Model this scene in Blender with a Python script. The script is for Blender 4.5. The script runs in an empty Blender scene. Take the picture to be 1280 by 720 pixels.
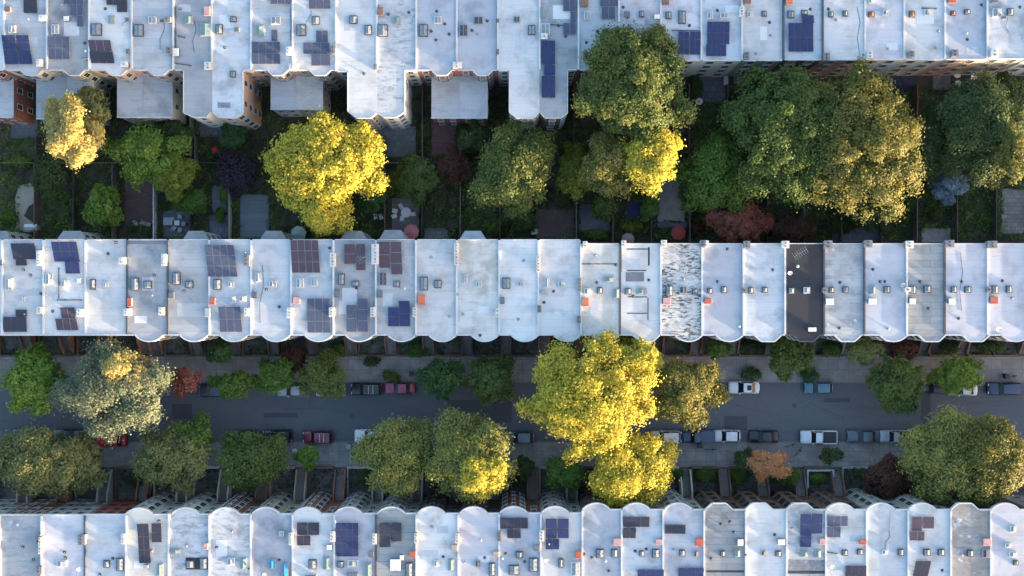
SUN_EL, SUN_AZ, SKY, SUN, SUNC, EXPO = 3.2, 30.0, .15, 2.0, (1.0, .78, .50), 3.85
import bpy, math, random
import numpy as np
random.seed(7)
C = bpy.context.scene.collection
R = math.radians
H = 165.0; F = 1402.0; ZR = 12.0          # camera height, focal length in photo pixels, roof level

def P(px, py, z=0.0):
    """measured position in the photograph, at a known height, to metres on the plan"""
    k = (H - z) / F
    return ((px - 640) * k, (360 - py) * k)

# ---------------------------------------------------------------- materials
MATS = {}
def _new(name):
    m = bpy.data.materials.new(name); m.use_nodes = True
    nt = m.node_tree; b = nt.nodes['Principled BSDF']
    return m, nt, b
def L(nt, a, b): nt.links.new(a, b)
def node(nt, t, **kw):
    n = nt.nodes.new(t)
    for k, v in kw.items():
        if k in n.inputs: n.inputs[k].default_value = v
        else: setattr(n, k, v)
    return n
def mix(nt, fac, a, b, mode='MIX'):
    n = nt.nodes.new('ShaderNodeMix'); n.data_type = 'RGBA'; n.blend_type = mode
    for i, v in ((0, fac), (6, a), (7, b)):
        if hasattr(v, 'links') or hasattr(v, 'is_output') : L(nt, v, n.inputs[i])
        else: n.inputs[i].default_value = (*v, 1) if isinstance(v, tuple) and len(v) == 3 else v
    return n.outputs[2]
def ramp(nt, src, lo, hi):
    n = nt.nodes.new('ShaderNodeMapRange'); L(nt, src, n.inputs[0])
    n.inputs[1].default_value = lo; n.inputs[2].default_value = hi
    return n.outputs[0]
def noise(nt, vec, scale, detail=4, rough=.6, stretch=None, off=0):
    mp = nt.nodes.new('ShaderNodeMapping'); L(nt, vec, mp.inputs[0])
    mp.inputs['Location'].default_value = (off, off * .37, off * .11)
    if stretch: mp.inputs['Scale'].default_value = stretch
    n = nt.nodes.new('ShaderNodeTexNoise'); L(nt, mp.outputs[0], n.inputs['Vector'])
    n.inputs['Scale'].default_value = scale; n.inputs['Detail'].default_value = detail; n.inputs['Roughness'].default_value = rough
    return n.outputs[0]
def mat(name, col, rough=.7, var=.25, scale=3.0, metal=0.0, spec=.4):
    """painted / masonry surface with uneven tone"""
    if name in MATS: return MATS[name]
    m, nt, b = _new(name)
    g = node(nt, 'ShaderNodeNewGeometry').outputs['Position']
    n1 = noise(nt, g, scale, 5); n2 = noise(nt, g, scale * .18, 3, off=31)
    d = tuple(c * (1 - var) for c in col); h = tuple(min(1, c * (1 + var * .6)) for c in col)
    c1 = mix(nt, ramp(nt, n1, .3, .7), d, h)
    c2 = mix(nt, ramp(nt, n2, .35, .65), c1, tuple(c * (1 - var * .6) for c in col))
    L(nt, c2, b.inputs['Base Color'])
    b.inputs['Roughness'].default_value = rough; b.inputs['Metallic'].default_value = metal
    b.inputs['Specular IOR Level'].default_value = spec
    MATS[name] = m; return m
def brick(name, col, mortar, sx=.22, sy=.075, rough=.85):
    if name in MATS: return MATS[name]
    m, nt, b = _new(name)
    g = node(nt, 'ShaderNodeNewGeometry').outputs['Position']
    sp = node(nt, 'ShaderNodeSeparateXYZ'); L(nt, g, sp.inputs[0])
    ad = node(nt, 'ShaderNodeMath', operation='ADD'); L(nt, sp.outputs[0], ad.inputs[0]); L(nt, sp.outputs[1], ad.inputs[1])
    cb = node(nt, 'ShaderNodeCombineXYZ'); L(nt, ad.outputs[0], cb.inputs[0]); L(nt, sp.outputs[2], cb.inputs[1])
    t = node(nt, 'ShaderNodeTexBrick'); L(nt, cb.outputs[0], t.inputs['Vector'])
    t.inputs['Scale'].default_value = 1; t.inputs['Brick Width'].default_value = sx; t.inputs['Row Height'].default_value = sy
    t.inputs['Mortar Size'].default_value = .008
    t.inputs['Color1'].default_value = (*[c * .8 for c in col], 1); t.inputs['Color2'].default_value = (*[min(1, c * 1.2) for c in col], 1)
    t.inputs['Mortar'].default_value = (*mortar, 1)
    n2 = noise(nt, g, .7, 4)
    L(nt, mix(nt, ramp(nt, n2, .35, .75), t.outputs[0], tuple(c * .6 for c in col)), b.inputs['Base Color'])
    b.inputs['Roughness'].default_value = rough
    MATS[name] = m; return m
def paving(name, col, joint, w, h, var=.2, rough=.85, offs=.5):
    if name in MATS: return MATS[name]
    m, nt, b = _new(name)
    g = node(nt, 'ShaderNodeNewGeometry').outputs['Position']
    t = node(nt, 'ShaderNodeTexBrick', offset=offs); L(nt, g, t.inputs['Vector'])
    t.inputs['Scale'].default_value = 1; t.inputs['Brick Width'].default_value = w; t.inputs['Row Height'].default_value = h
    t.inputs['Mortar Size'].default_value = .025
    t.inputs['Color1'].default_value = (*[c * (1 - var) for c in col], 1); t.inputs['Color2'].default_value = (*[c * (1 + var) for c in col], 1)
    t.inputs['Mortar'].default_value = (*joint, 1)
    c = mix(nt, ramp(nt, noise(nt, g, .5, 6), .35, .7), t.outputs[0], tuple(x * .62 for x in col))
    c = mix(nt, ramp(nt, noise(nt, g, 6, 6, off=9), .6, .8), c, tuple(x * .5 for x in col))
    L(nt, c, b.inputs['Base Color']); b.inputs['Roughness'].default_value = rough
    MATS[name] = m; return m
def roofmat(kind, seed):
    key = 'roof_%s_%d' % (kind, seed)
    m, nt, b = _new(key)
    g = node(nt, 'ShaderNodeNewGeometry').outputs['Position']
    rnd = random.Random(seed * 13 + 5); o = rnd.uniform(0, 400)
    base = dict(white=(.71, .70, .71), lilac=(.62, .61, .67), blue=(.57, .60, .65), grey=(.42, .43, .46), cream=(.74, .72, .69),
                peel=(.62, .63, .66), tar=(.72, .72, .72), charcoal=(.045, .045, .055), seam=(.36, .37, .38), silver=(.52, .53, .56),
                stained=(.42, .40, .39), smooth=(.48, .50, .57), worn=(.52, .53, .55))[kind]
    k = rnd.uniform(.62, .78); base = tuple(c * k for c in base)
    # membrane sheets
    t = node(nt, 'ShaderNodeTexBrick'); mp = node(nt, 'ShaderNodeMapping'); L(nt, g, mp.inputs[0]); mp.inputs['Location'].default_value = (o, o * .3, 0)
    L(nt, mp.outputs[0], t.inputs['Vector']); t.inputs['Scale'].default_value = 1
    t.inputs['Brick Width'].default_value = rnd.uniform(5, 11); t.inputs['Row Height'].default_value = rnd.uniform(.85, 1.15)
    t.inputs['Mortar Size'].default_value = .03 if kind in ('seam', 'silver') else .022
    v = .10 if kind in ('seam', 'worn', 'silver') else .035
    t.inputs['Color1'].default_value = (*[c * (1 - v) for c in base], 1); t.inputs['Color2'].default_value = (*[min(1, c * (1 + v)) for c in base], 1)
    mo = .52 if kind == 'seam' else .84 if kind not in ('smooth', 'charcoal') else .95
    t.inputs['Mortar'].default_value = (*[c * mo for c in base], 1)
    c = t.outputs[0]
    dirt = tuple(x * .62 for x in base)
    c = mix(nt, ramp(nt, noise(nt, g, .35, 6, .62, off=o), .47, rnd.uniform(.66, .82)), c, dirt)                       # broad soiling
    if kind != 'smooth':
        s = ramp(nt, noise(nt, g, 1.4, 7, .68, (.28, 1.5, 1), off=o + 7), .57, .74)                   # streaks across the roof
        mm = nt.nodes.new('ShaderNodeMath'); mm.operation = 'MULTIPLY'; L(nt, s, mm.inputs[0]); mm.inputs[1].default_value = rnd.uniform(.35, .75)
        c = mix(nt, mm.outputs[0], c, tuple(x * .45 for x in base))
    sp = ramp(nt, noise(nt, g, 7, 4, .7, off=o + 3), .66, .74)
    mm = nt.nodes.new('ShaderNodeMath'); mm.operation = 'MULTIPLY'; L(nt, sp, mm.inputs[0]); mm.inputs[1].default_value = .5
    c = mix(nt, mm.outputs[0], c, tuple(x * .55 for x in base))
    if kind in ('peel', 'worn', 'stained'):
        a = ramp(nt, noise(nt, g, 1.1, 9, .72, (.5, 1.3, 1), off=o + 11), .50, .62)
        c = mix(nt, a, c, (.23, .24, .27) if kind != 'stained' else (.20, .17, .15))
        a = ramp(nt, noise(nt, g, .6, 8, .7, off=o + 17), .60, .68)
        c = mix(nt, a, c, (.30, .31, .33) if kind == 'peel' else (.55, .52, .5))
    if kind == 'tar':
        a = ramp(nt, noise(nt, g, 3.6, 9, .74, (.45, 1.2, 1), off=o), .47, .56)
        big = ramp(nt, noise(nt, g, .30, 3, .6, off=o + 1), .30, .52)
        mm = nt.nodes.new('ShaderNodeMath'); mm.operation = 'MULTIPLY'; L(nt, a, mm.inputs[0]); L(nt, big, mm.inputs[1])
        c = mix(nt, mm.outputs[0], c, (.05, .05, .055))
    L(nt, c, b.inputs['Base Color'])
    b.inputs['Roughness'].default_value = .78; b.inputs['Specular IOR Level'].default_value = .3
    bp = node(nt, 'ShaderNodeBump'); bp.inputs['Strength'].default_value = .15; bp.inputs['Distance'].default_value = .015
    L(nt, noise(nt, g, 2.5, 6, off=o), bp.inputs['Height']); L(nt, bp.outputs[0], b.inputs['Normal'])
    return m
def leafmat(name, cols, transl=.38):
    if name in MATS: return MATS[name]
    m, nt, b = _new(name)
    at = node(nt, 'ShaderNodeAttribute', attribute_name='tint')
    cr = nt.nodes.new('ShaderNodeValToRGB'); L(nt, at.outputs['Fac'], cr.inputs[0])
    e = cr.color_ramp.elements
    e[0].position = 0; e[0].color = (*cols[0], 1); e[1].position = 1; e[1].color = (*cols[-1], 1)
    for i, c in enumerate(cols[1:-1]):
        q = e.new((i + 1) / (len(cols) - 1)); q.color = (*c, 1)
    L(nt, cr.outputs[0], b.inputs['Base Color']); b.inputs['Roughness'].default_value = .6; b.inputs['Specular IOR Level'].default_value = .25
    tr = node(nt, 'ShaderNodeBsdfTranslucent'); L(nt, cr.outputs[0], tr.inputs[0])
    mx = node(nt, 'ShaderNodeMixShader'); mx.inputs[0].default_value = transl
    L(nt, b.outputs[0], mx.inputs[1]); L(nt, tr.outputs[0], mx.inputs[2])
    L(nt, mx.outputs[0], nt.nodes['Material Output'].inputs[0])
    MATS[name] = m; return m
def glass(name, col, rough=.12, spec=.5):
    if name in MATS: return MATS[name]
    m, nt, b = _new(name)
    b.inputs['Base Color'].default_value = (*col, 1); b.inputs['Roughness'].default_value = rough; b.inputs['Specular IOR Level'].default_value = spec
    MATS[name] = m; return m
def pvmat(name, col, line):
    """solar module: cells with thin pale lines"""
    if name in MATS: return MATS[name]
    m, nt, b = _new(name)
    g = node(nt, 'ShaderNodeNewGeometry').outputs['Position']
    t = node(nt, 'ShaderNodeTexBrick', offset=0.0); L(nt, g, t.inputs['Vector']); t.inputs['Scale'].default_value = 1
    t.inputs['Brick Width'].default_value = .17; t.inputs['Row Height'].default_value = .17; t.inputs['Mortar Size'].default_value = .008
    t.inputs['Color1'].default_value = (*[c * .85 for c in col], 1); t.inputs['Color2'].default_value = (*[c * 1.2 for c in col], 1)
    t.inputs['Mortar'].default_value = (*line, 1)
    L(nt, t.outputs[0], b.inputs['Base Color']); b.inputs['Roughness'].default_value = .22; b.inputs['Specular IOR Level'].default_value = .35
    MATS[name] = m; return m

# ---------------------------------------------------------------- mesh building
class MB:
    def __init__(s): s.v = []; s.f = []; s.m = []
    def add(s, vs, fs, mi=0):
        o = len(s.v); s.v += [tuple(v) for v in vs]
        for f in fs: s.f.append([o + i for i in f]); s.m.append(mi)
    def box(s, x0, y0, z0, x1, y1, z1, mi=0, ang=0, taper=0):
        cx, cy = (x0 + x1) / 2, (y0 + y1) / 2; c, sn = math.cos(ang), math.sin(ang); vs = []
        for z, t in ((z0, 0), (z1, taper)):
            for x, y in ((x0 + t, y0 + t), (x1 - t, y0 + t), (x1 - t, y1 - t), (x0 + t, y1 - t)):
                dx, dy = x - cx, y - cy; vs.append((cx + dx * c - dy * sn, cy + dx * sn + dy * c, z))
        s.add(vs, [(3, 2, 1, 0), (4, 5, 6, 7), (0, 1, 5, 4), (1, 2, 6, 5), (2, 3, 7, 6), (3, 0, 4, 7)], mi)
    def prism(s, pts, z0, z1, mi=0, top=None, slope=None):
        a = sum(pts[i][0] * pts[(i + 1) % len(pts)][1] - pts[(i + 1) % len(pts)][0] * pts[i][1] for i in range(len(pts)))
        if a < 0: pts = pts[::-1]
        n = len(pts); zt = (lambda p: z1 if slope is None else z1 + slope(p))
        s.add([(x, y, z0) for x, y in pts] + [(x, y, zt((x, y))) for x, y in pts],
              [tuple(range(n))[::-1]] + [(i, (i + 1) % n, n + (i + 1) % n, n + i) for i in range(n)], mi)
        o = len(s.v) - n; s.f.append([o + i for i in range(n)]); s.m.append(mi if top is None else top)
    def tube(s, pts, rad, n=8, mi=0, cap=True):
        from mathutils import Vector
        o = len(s.v); k = len(pts)
        for i, p in enumerate(pts):
            p = Vector(p); a = Vector(pts[max(0, i - 1)]); b = Vector(pts[min(k - 1, i + 1)]); d = (b - a).normalized()
            u = d.orthogonal().normalized(); w = d.cross(u)
            if i == 0: u0 = u
            else:
                u = (u0 - d * u0.dot(d)).normalized(); w = d.cross(u); u0 = u
            r = rad[i] if isinstance(rad, (list, tuple)) else rad
            for j in range(n):
                t = 2 * math.pi * j / n; q = p + (u * math.cos(t) + w * math.sin(t)) * r; s.v.append(tuple(q))
        for i in range(k - 1):
            for j in range(n):
                s.f.append([o + i * n + j, o + i * n + (j + 1) % n, o + (i + 1) * n + (j + 1) % n, o + (i + 1) * n + j]); s.m.append(mi)
        if cap:
            s.f.append([o + j for j in range(n)][::-1]); s.m.append(mi)
            s.f.append([o + (k - 1) * n + j for j in range(n)]); s.m.append(mi)
    def cyl(s, x, y, z0, z1, r, n=12, mi=0, r2=None): s.tube([(x, y, z0), (x, y, z1)], [r, r if r2 is None else r2], n, mi)
    def build(s, name, mats, parent=None, origin=(0, 0, 0), smooth=False, bevel=0):
        me = bpy.data.meshes.new(name)
        me.from_pydata([(x - origin[0], y - origin[1], z - origin[2]) for x, y, z in s.v], [], s.f)
        for m in (mats if isinstance(mats, list) else [mats]): me.materials.append(m)
        me.polygons.foreach_set('material_index', s.m)
        if smooth: me.polygons.foreach_set('use_smooth', [True] * len(s.f))
        me.update()
        o = bpy.data.objects.new(name, me); C.objects.link(o)
        if parent: o.parent = parent
        else: o.location = origin
        if bevel:
            b = o.modifiers.new('Bevel', 'BEVEL'); b.width = bevel; b.segments = 2; b.limit_method = 'ANGLE'
        return o
def thing(name, label, cat, loc=(0, 0, 0), rz=0, group=None):
    o = bpy.data.objects.new(name, None); C.objects.link(o); o.location = loc; o.rotation_euler = (0, 0, rz); o.empty_display_size = .3
    o['label'] = label; o['category'] = cat
    if group: o['group'] = group
    return o
def tag(o, label, cat, group=None, kind=None):
    o['label'] = label; o['category'] = cat
    if group: o['group'] = group
    if kind: o['kind'] = kind
    return o
def struct(o, label=None):
    o['kind'] = 'structure'; o['label'] = label or o.name.replace('_', ' '); o['category'] = o.name.split('.')[0].replace('_', ' ')
    return o
def link_copy(me, name, parent, loc, rz=0):
    o = bpy.data.objects.new(name, me); C.objects.link(o); o.parent = parent; o.location = loc; o.rotation_euler = (0, 0, rz); return o

W_WHITE = mat('coping_white', (.54, .54, .55), .7, .2, 2)
W_DARK = mat('coping_dark', (.07, .075, .09), .7, .3, 2)
FRAME_D = mat('metal_dark', (.06, .06, .065), .5, .2, 4)
FRAME_G = mat('metal_grey', (.28, .29, .30), .5, .25, 4)
FRAME_W = mat('frame_white', (.55, .55, .54), .6, .2, 4)
GL = glass('window_glass', (.012, .014, .018), .08, .5)
GL_SK = glass('skylight_glass', (.20, .22, .24), .25, .4)
GL_GREEN = glass('wired_glass', (.16, .22, .21), .3, .4)
GL_DARK = glass('dark_skylight_glass', (.05, .055, .07), .2, .4)
GL_BLUE = glass('blue_skylight_glass', (.02, .20, .36), .25, .4)
CLAY = mat('clay_pot', (.26, .15, .11), .8, .3, 4)
TERRA = mat('terracotta', (.35, .13, .07), .8, .3, 4)
CHIM = brick('chimney_brick', (.30, .20, .16), (.4, .38, .36))
CHIM_W = mat('chimney_render', (.62, .60, .57), .8, .25, 3)
CHIM_G = mat('chimney_grey', (.20, .20, .22), .8, .3, 3)
HATCH = dict(r=mat('hatch_red', (.42, .10, .07), .7, .25, 3), p=mat('hatch_pink', (.50, .28, .28), .7, .25, 3), w=mat('hatch_white', (.70, .70, .70), .6, .15, 3),
             d=mat('hatch_dark', (.13, .14, .17), .6, .25, 3), t=mat('hatch_tan', (.33, .28, .25), .7, .2, 3), b=mat('hatch_brown', (.20, .11, .08), .7, .25, 3),
             o=mat('hatch_orange', (.50, .15, .08), .7, .2, 3), g=mat('hatch_grey', (.33, .35, .37), .6, .2, 3))
PV = dict(n=pvmat('solar_navy', (.018, .026, .085), (.05, .06, .12)), g=pvmat('solar_slate', (.045, .055, .095), (.13, .14, .18)),
          b=pvmat('solar_sunrise_tint', (.060, .042, .056), (.09, .07, .08)), k=pvmat('solar_black', (.03, .028, .045), (.05, .05, .06)))  # b: brown tint stands in for sunrise light reflected on the modules
ALU = mat('aluminium_frame', (.22, .22, .25), .4, .1, 4)
STEEL = mat('steel', (.45, .46, .47), .4, .15, 4, metal=.6)

# ---------------------------------------------------------------- row houses
WALLC = dict(red=brick('brick_red', (.27, .085, .055), (.26, .2, .17)), brown=brick('brownstone', (.17, .10, .075), (.13, .08, .06), .7, .35),
             dark=brick('brownstone_dark', (.085, .065, .06), (.06, .05, .05), .7, .35), cream=mat('painted_cream', (.50, .47, .40), .8, .2, 1.5),
             grey=mat('limestone_grey', (.33, .33, .31), .8, .25, 1.5), green=mat('painted_green', (.22, .27, .22), .8, .2, 1.5),
             peach=mat('painted_peach', (.48, .31, .23), .8, .2, 1.5), pale=mat('painted_pale_blue', (.42, .46, .50), .8, .2, 1.5),
             tan=mat('limestone_tan', (.36, .30, .23), .8, .2, 1.5), white=mat('painted_white', (.62, .62, .60), .8, .15, 1.5),
             pink=mat('painted_pink', (.42, .28, .26), .8, .2, 1.5))
WINF = dict(light=mat('frame_offwhite', (.42, .42, .40), .7, .2, 4), dark=mat('frame_brown', (.10, .07, .055), .6, .2, 4), stone=mat('stone_surround', (.34, .33, .31), .8, .2, 4), red=mat('frame_red', (.28, .05, .045), .6, .2, 3))
WMESH = {}
def window_meshes(w, h, key):
    k = (w, h, key)
    if k in WMESH: return WMESH[k]
    a = MB(); t = .10
    a.box(-w / 2, 0, 0, -w / 2 + t, .06, h); a.box(w / 2 - t, 0, 0, w / 2, .06, h)
    a.box(-w / 2 + t, 0, h - t, w / 2 - t, .06, h); a.box(-w / 2 + t, 0, h / 2 - .03, w / 2 - t, .055, h / 2 + .03)
    a.box(-w / 2 - .06, 0, -.10, w / 2 + .06, .12, -.001)
    o = a.build('window', WINF[key]); me = o.data; bpy.data.objects.remove(o)
    b = MB(); b.box(-w / 2 + t, .005, .0, w / 2 - t, .048, h - t)
    o = b.build('pane', GL); me2 = o.data; bpy.data.objects.remove(o)
    WMESH[k] = (me, me2); return WMESH[k]
def add_window(T, x, y, z, ang, w=.95, h=1.65, key='light'):
    """ang: outward direction in the plan"""
    me, me2 = window_meshes(w, h, key)
    lx, ly = x - T.location.x, y - T.location.y
    o = link_copy(me, 'window', T, (lx, ly, z), ang - math.pi / 2)
    p = link_copy(me2, 'pane', o, (0, 0, 0))
    return o

def bay_points(cx, w, d, y, sgn, kind):
    """bump out of a wall at y, towards sgn; x rising"""
    if kind == 'round':
        r = (w * w / 4 + d * d) / (2 * d); a = math.asin(min(1, w / 2 / r)); yc = y + sgn * (d - r); n = 12
        return [(cx + r * math.sin(-a + 2 * a * i / n), yc + sgn * r * math.cos(-a + 2 * a * i / n)) for i in range(n + 1)]
    q = w * .26
    return [(cx - w / 2, y), (cx - w / 2 + q, y + sgn * d), (cx + w / 2 - q, y + sgn * d), (cx + w / 2, y)]
def bay_windows(T, cx, w, d, y, sgn, kind, zs, key):
    pts = bay_points(cx, w, d, y, sgn, kind)
    if kind == 'round': segs = [(pts[1], pts[4]), (pts[5], pts[7]), (pts[8], pts[11])]
    else: segs = [(pts[0], pts[1]), (pts[1], pts[2]), (pts[2], pts[3])]
    for a, b in segs:
        mx, my = (a[0] + b[0]) / 2, (a[1] + b[1]) / 2
        dx, dy = b[0] - a[0], b[1] - a[1]; l = math.hypot(dx, dy)
        nx, ny = (-dy / l, dx / l)
        if ny * sgn < 0: nx, ny = -nx, -ny
        if kind == 'round': mx += nx * .10; my += ny * .10
        ang = math.atan2(ny, nx)
        for z in zs: add_window(T, mx + nx * .02, my + ny * .02, z, ang, min(1.1, l - .2), 1.85, key)

def inset_x(pts, x0, x1, e=.006):
    return [(max(x0 + e, min(x1 - e, x)), y) for x, y in pts]

def roof_item(T, it, org, hz):
    k = it[0]
    if k in ('sk', 'ht'):
        _, a, b, c, d, col = it
        x0, y1 = P(a, b, ZR); x1, y0 = P(c, d, ZR)
        if k == 'sk':
            m = MB(); m.box(x0, y0, hz - .02, x1, y1, hz + .28, 0)
            fr = {'w': FRAME_W, 'd': FRAME_D, 'g': FRAME_G, 'b': FRAME_G, 'n': FRAME_G, 'o': FRAME_D}[col]
            o = m.build('skylight', fr, T, org)
            e = .10; m = MB()
            xm = (x0 + x1) / 2
            zr = hz + .42
            m.add([(x0 + e, y0 + e, hz + .283), (x1 - e, y0 + e, hz + .283), (x1 - e, y1 - e, hz + .283), (x0 + e, y1 - e, hz + .283),
                   (xm, y0 + e * 2, zr), (xm, y1 - e * 2, zr)], [(0, 4, 5, 3), (1, 2, 5, 4), (0, 1, 4), (3, 5, 2), (0, 3, 2, 1)])
            m.build('glazing', {'w': GL_SK, 'd': GL_SK, 'g': GL_GREEN, 'b': GL_BLUE, 'n': GL_DARK, 'o': TERRA}[col], o, org)
            m = MB()
            m.box(xm - .03, y0 + e, zr - .03, xm + .03, y1 - e, zr + .035)
            nb = max(1, int((y1 - y0) / .55))
            for q in range(1, nb):
                yy = y0 + (y1 - y0) * q / nb
                m.box(x0 + e, yy - .02, hz + .30, x1 - e, yy + .02, hz + .36)
            m.build('glazing_bar', fr, o, org)
        else:
            m = MB(); m.box(x0 + .05, y0 + .05, hz - .02, x1 - .05, y1 - .05, hz + .45, 0)
            o = m.build('roof_hatch', FRAME_G if col != 'w' else FRAME_D, T, org)
            m = MB(); m.box(x0, y0, hz + .452, x1, y1, hz + .54, 0, taper=.03); m.build('lid', HATCH[col], o, org, bevel=.02)
            m = MB(); m.tube([((x0 + x1) / 2 - .15, y0 + .12, hz + .53), ((x0 + x1) / 2 - .15, y0 + .12, hz + .6), ((x0 + x1) / 2 + .15, y0 + .12, hz + .6), ((x0 + x1) / 2 + .15, y0 + .12, hz + .53)], .018, 5); m.build('handle', FRAME_D, o, org)
    elif k == 'ch':
        _, a, b, c, d, col = it
        x0, y1 = P(a, b, ZR); x1, y0 = P(c, d, ZR)
        hh = .8
        m = MB(); m.box(x0, y0, hz - .1, x1, y1, hz + hh); o = m.build('chimney', {'b': CHIM, 'w': CHIM_W, 'g': CHIM_G}[col[0]], T, org)
        m = MB(); m.box(x0 - .06, y0 - .06, hz + hh + .001, x1 + .06, y1 + .06, hz + hh + .12); m.build('chimney_cap', CHIM_W if col[0] != 'g' else CHIM_G, o, org)
        n = max(1, int((y1 - y0) / .38)); xm = (x0 + x1) / 2
        for q in range(n):
            yy = y0 + (y1 - y0) * (q + .5) / n; r = min(.12, (x1 - x0) * .27); m = MB()
            m.cyl(xm, yy, hz + hh + .12, hz + hh + .38, r, 8, 0, r * .8)
            m.build('chimney_pot', (CLAY if (q + int(x0)) % 2 else FRAME_G) if col[0] != 'g' else FRAME_D, o, org)
    elif k == 'vt':
        _, a, b, col = it; x, y = P(a, b, ZR)
        m = MB(); m.cyl(x, y, hz - .02, hz + .25, .08, 8); m.cyl(x, y, hz + .25, hz + .34, .14, 8, 0, .06); m.cyl(x, y, hz - .01, hz + .03, .22, 10)
        m.build('vent_pipe', {'d': FRAME_D, 'w': FRAME_W, 'g': FRAME_G, 's': STEEL}[col], T, org)
    elif k == 'pv':
        _, a, b, c, d, col = it[:6]; sh = it[6] if len(it) > 6 else 0      # shear in px over the height: array set askew
        x0, y1 = P(a, b, ZR + .3); x1, y0 = P(c, d, ZR + .3)
        shm = sh * (H - ZR) / F
        w, h = x1 - x0, y1 - y0
        nc = max(1, round(w / 1.05)); nr = max(1, round(h / 1.7))
        if col == 'n' and len(it) > 7: nc, nr = it[7]
        z0, z1 = hz + .18, hz + .18 + .07 * h
        pt = lambda u, v, dz=0: (x0 + w * u + shm * v, y0 + h * v, z0 + (z1 - z0) * v + dz)
        m = MB()
        for v in (.12, .88):
            a1, b1 = pt(0, v), pt(1, v)
            m.tube([(a1[0], a1[1], a1[2] - .05), (b1[0], b1[1], b1[2] - .05)], .035, 4)
        for u in (.05, .5, .95):
            for v in (.12, .88):
                p = pt(u, v); m.box(p[0] - .04, p[1] - .04, hz - .02, p[0] + .04, p[1] + .04, p[2] - .04)
        o = m.build('solar_array', FRAME_G, T, org)
        for i in range(nc):
            for j in range(nr):
                m = MB(); g = .012
                for mi, gg, dz0, dz1 in ((0, g, 0, .035), (1, g + .025, .036, .04)):
                    us = (i / nc + gg / w, (i + 1) / nc - gg / w); vs = (j / nr + gg / h, (j + 1) / nr - gg / h)
                    q = [(us[0], vs[0]), (us[1], vs[0]), (us[1], vs[1]), (us[0], vs[1])]
                    m.add([pt(u, v, dz0) for u, v in q] + [pt(u, v, dz1) for u, v in q],
                          [(3, 2, 1, 0), (4, 5, 6, 7), (0, 1, 5, 4), (1, 2, 6, 5), (2, 3, 7, 6), (3, 0, 4, 7)], mi)
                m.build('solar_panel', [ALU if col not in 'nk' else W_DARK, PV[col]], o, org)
    elif k == 'pipe':
        _, a, b, c, d = it[:5]; x0, y0 = P(a, b, ZR); x1, y1 = P(c, d, ZR)
        m = MB(); m.tube([(x0, y0, hz + .1), (x1, y1, hz + .1)], .06, 6)
        nn = max(2, int(math.hypot(x1 - x0, y1 - y0)))
        for q in range(nn + 1):
            t = q / nn; xx, yy = x0 + (x1 - x0) * t, y0 + (y1 - y0) * t; m.box(xx - .08, yy - .08, hz - .01, xx + .08, yy + .08, hz + .05)
        m.build('roof_pipe', FRAME_D, T, org)
    elif k == 'cable':
        _, a, b, c, d = it; x0, y0 = P(a, b, ZR); x1, y1 = P(c, d, ZR); m = MB()
        m.tube([(x0, y0, hz + .03), ((x0 * 2 + x1) / 3 + .3, (y0 * 2 + y1) / 3, hz + .03), ((x0 + 2 * x1) / 3 - .2, (y0 + 2 * y1) / 3, hz + .03), (x1, y1, hz + .03)], .025, 4); m.build('roof_cable', FRAME_D, T, org)
    elif k == 'pad':      # patched area of roofing felt, a real sheet laid on
        _, a, b, c, d, col = it; x0, y1 = P(a, b, ZR); x1, y0 = P(c, d, ZR)
        m = MB(); m.box(x0, y0, hz - .01, x1, y1, hz + .012); m.build('roofing_patch', PADM[col], T, org)
    elif k == 'ant':
        _, a, b = it; x, y = P(a, b, ZR); m = MB(); m.cyl(x, y, hz - .05, hz + 2.4, .025, 6)
        m.tube([(x - .8, y - .5, hz + 2.3), (x + .8, y + .5, hz + 2.3)], .018, 4)
        for q in range(7):
            t = -1 + q / 3; dx, dy = .5 * .55, -.8 * .55
            m.tube([(x + .8 * t - dx, y + .5 * t - dy, hz + 2.3), (x + .8 * t + dx, y + .5 * t + dy, hz + 2.3)], .014, 4)
        m.build('antenna', STEEL, T, org)
    elif k == 'dish':
        _, a, b = it; x, y = P(a, b, ZR); m = MB(); m.cyl(x, y, hz - .02, hz + .5, .03, 6)
        n = 14; c0 = (x + .1, y - .08, hz + .55); vs = [c0]
        for q in range(n):
            t = 2 * math.pi * q / n; vs.append((x + .15 + .33 * math.cos(t), y - .1 + .28 * math.sin(t) - .06, hz + .68 + .2 * math.sin(t)))
        m.add(vs, [(0, 1 + q, 1 + (q + 1) % n) for q in range(n)])
        m.tube([c0, (x + .35, y - .35, hz + .85)], .015, 4)
        m.build('satellite_dish', FRAME_W, T, org)
PADM = dict(x=mat('felt_pale', (.44, .45, .48), .8, .18, 1.5), g=mat('felt_grey', (.30, .32, .34), .85, .3, 2), b=mat('felt_bluegrey', (.40, .42, .46), .8, .3, 1), k=mat('felt_black', (.05, .05, .055), .9, .3, 2),
            w=mat('felt_white', (.56, .565, .58), .8, .12, 2), d=mat('felt_slate', (.20, .21, .24), .9, .5, 3))

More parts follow.
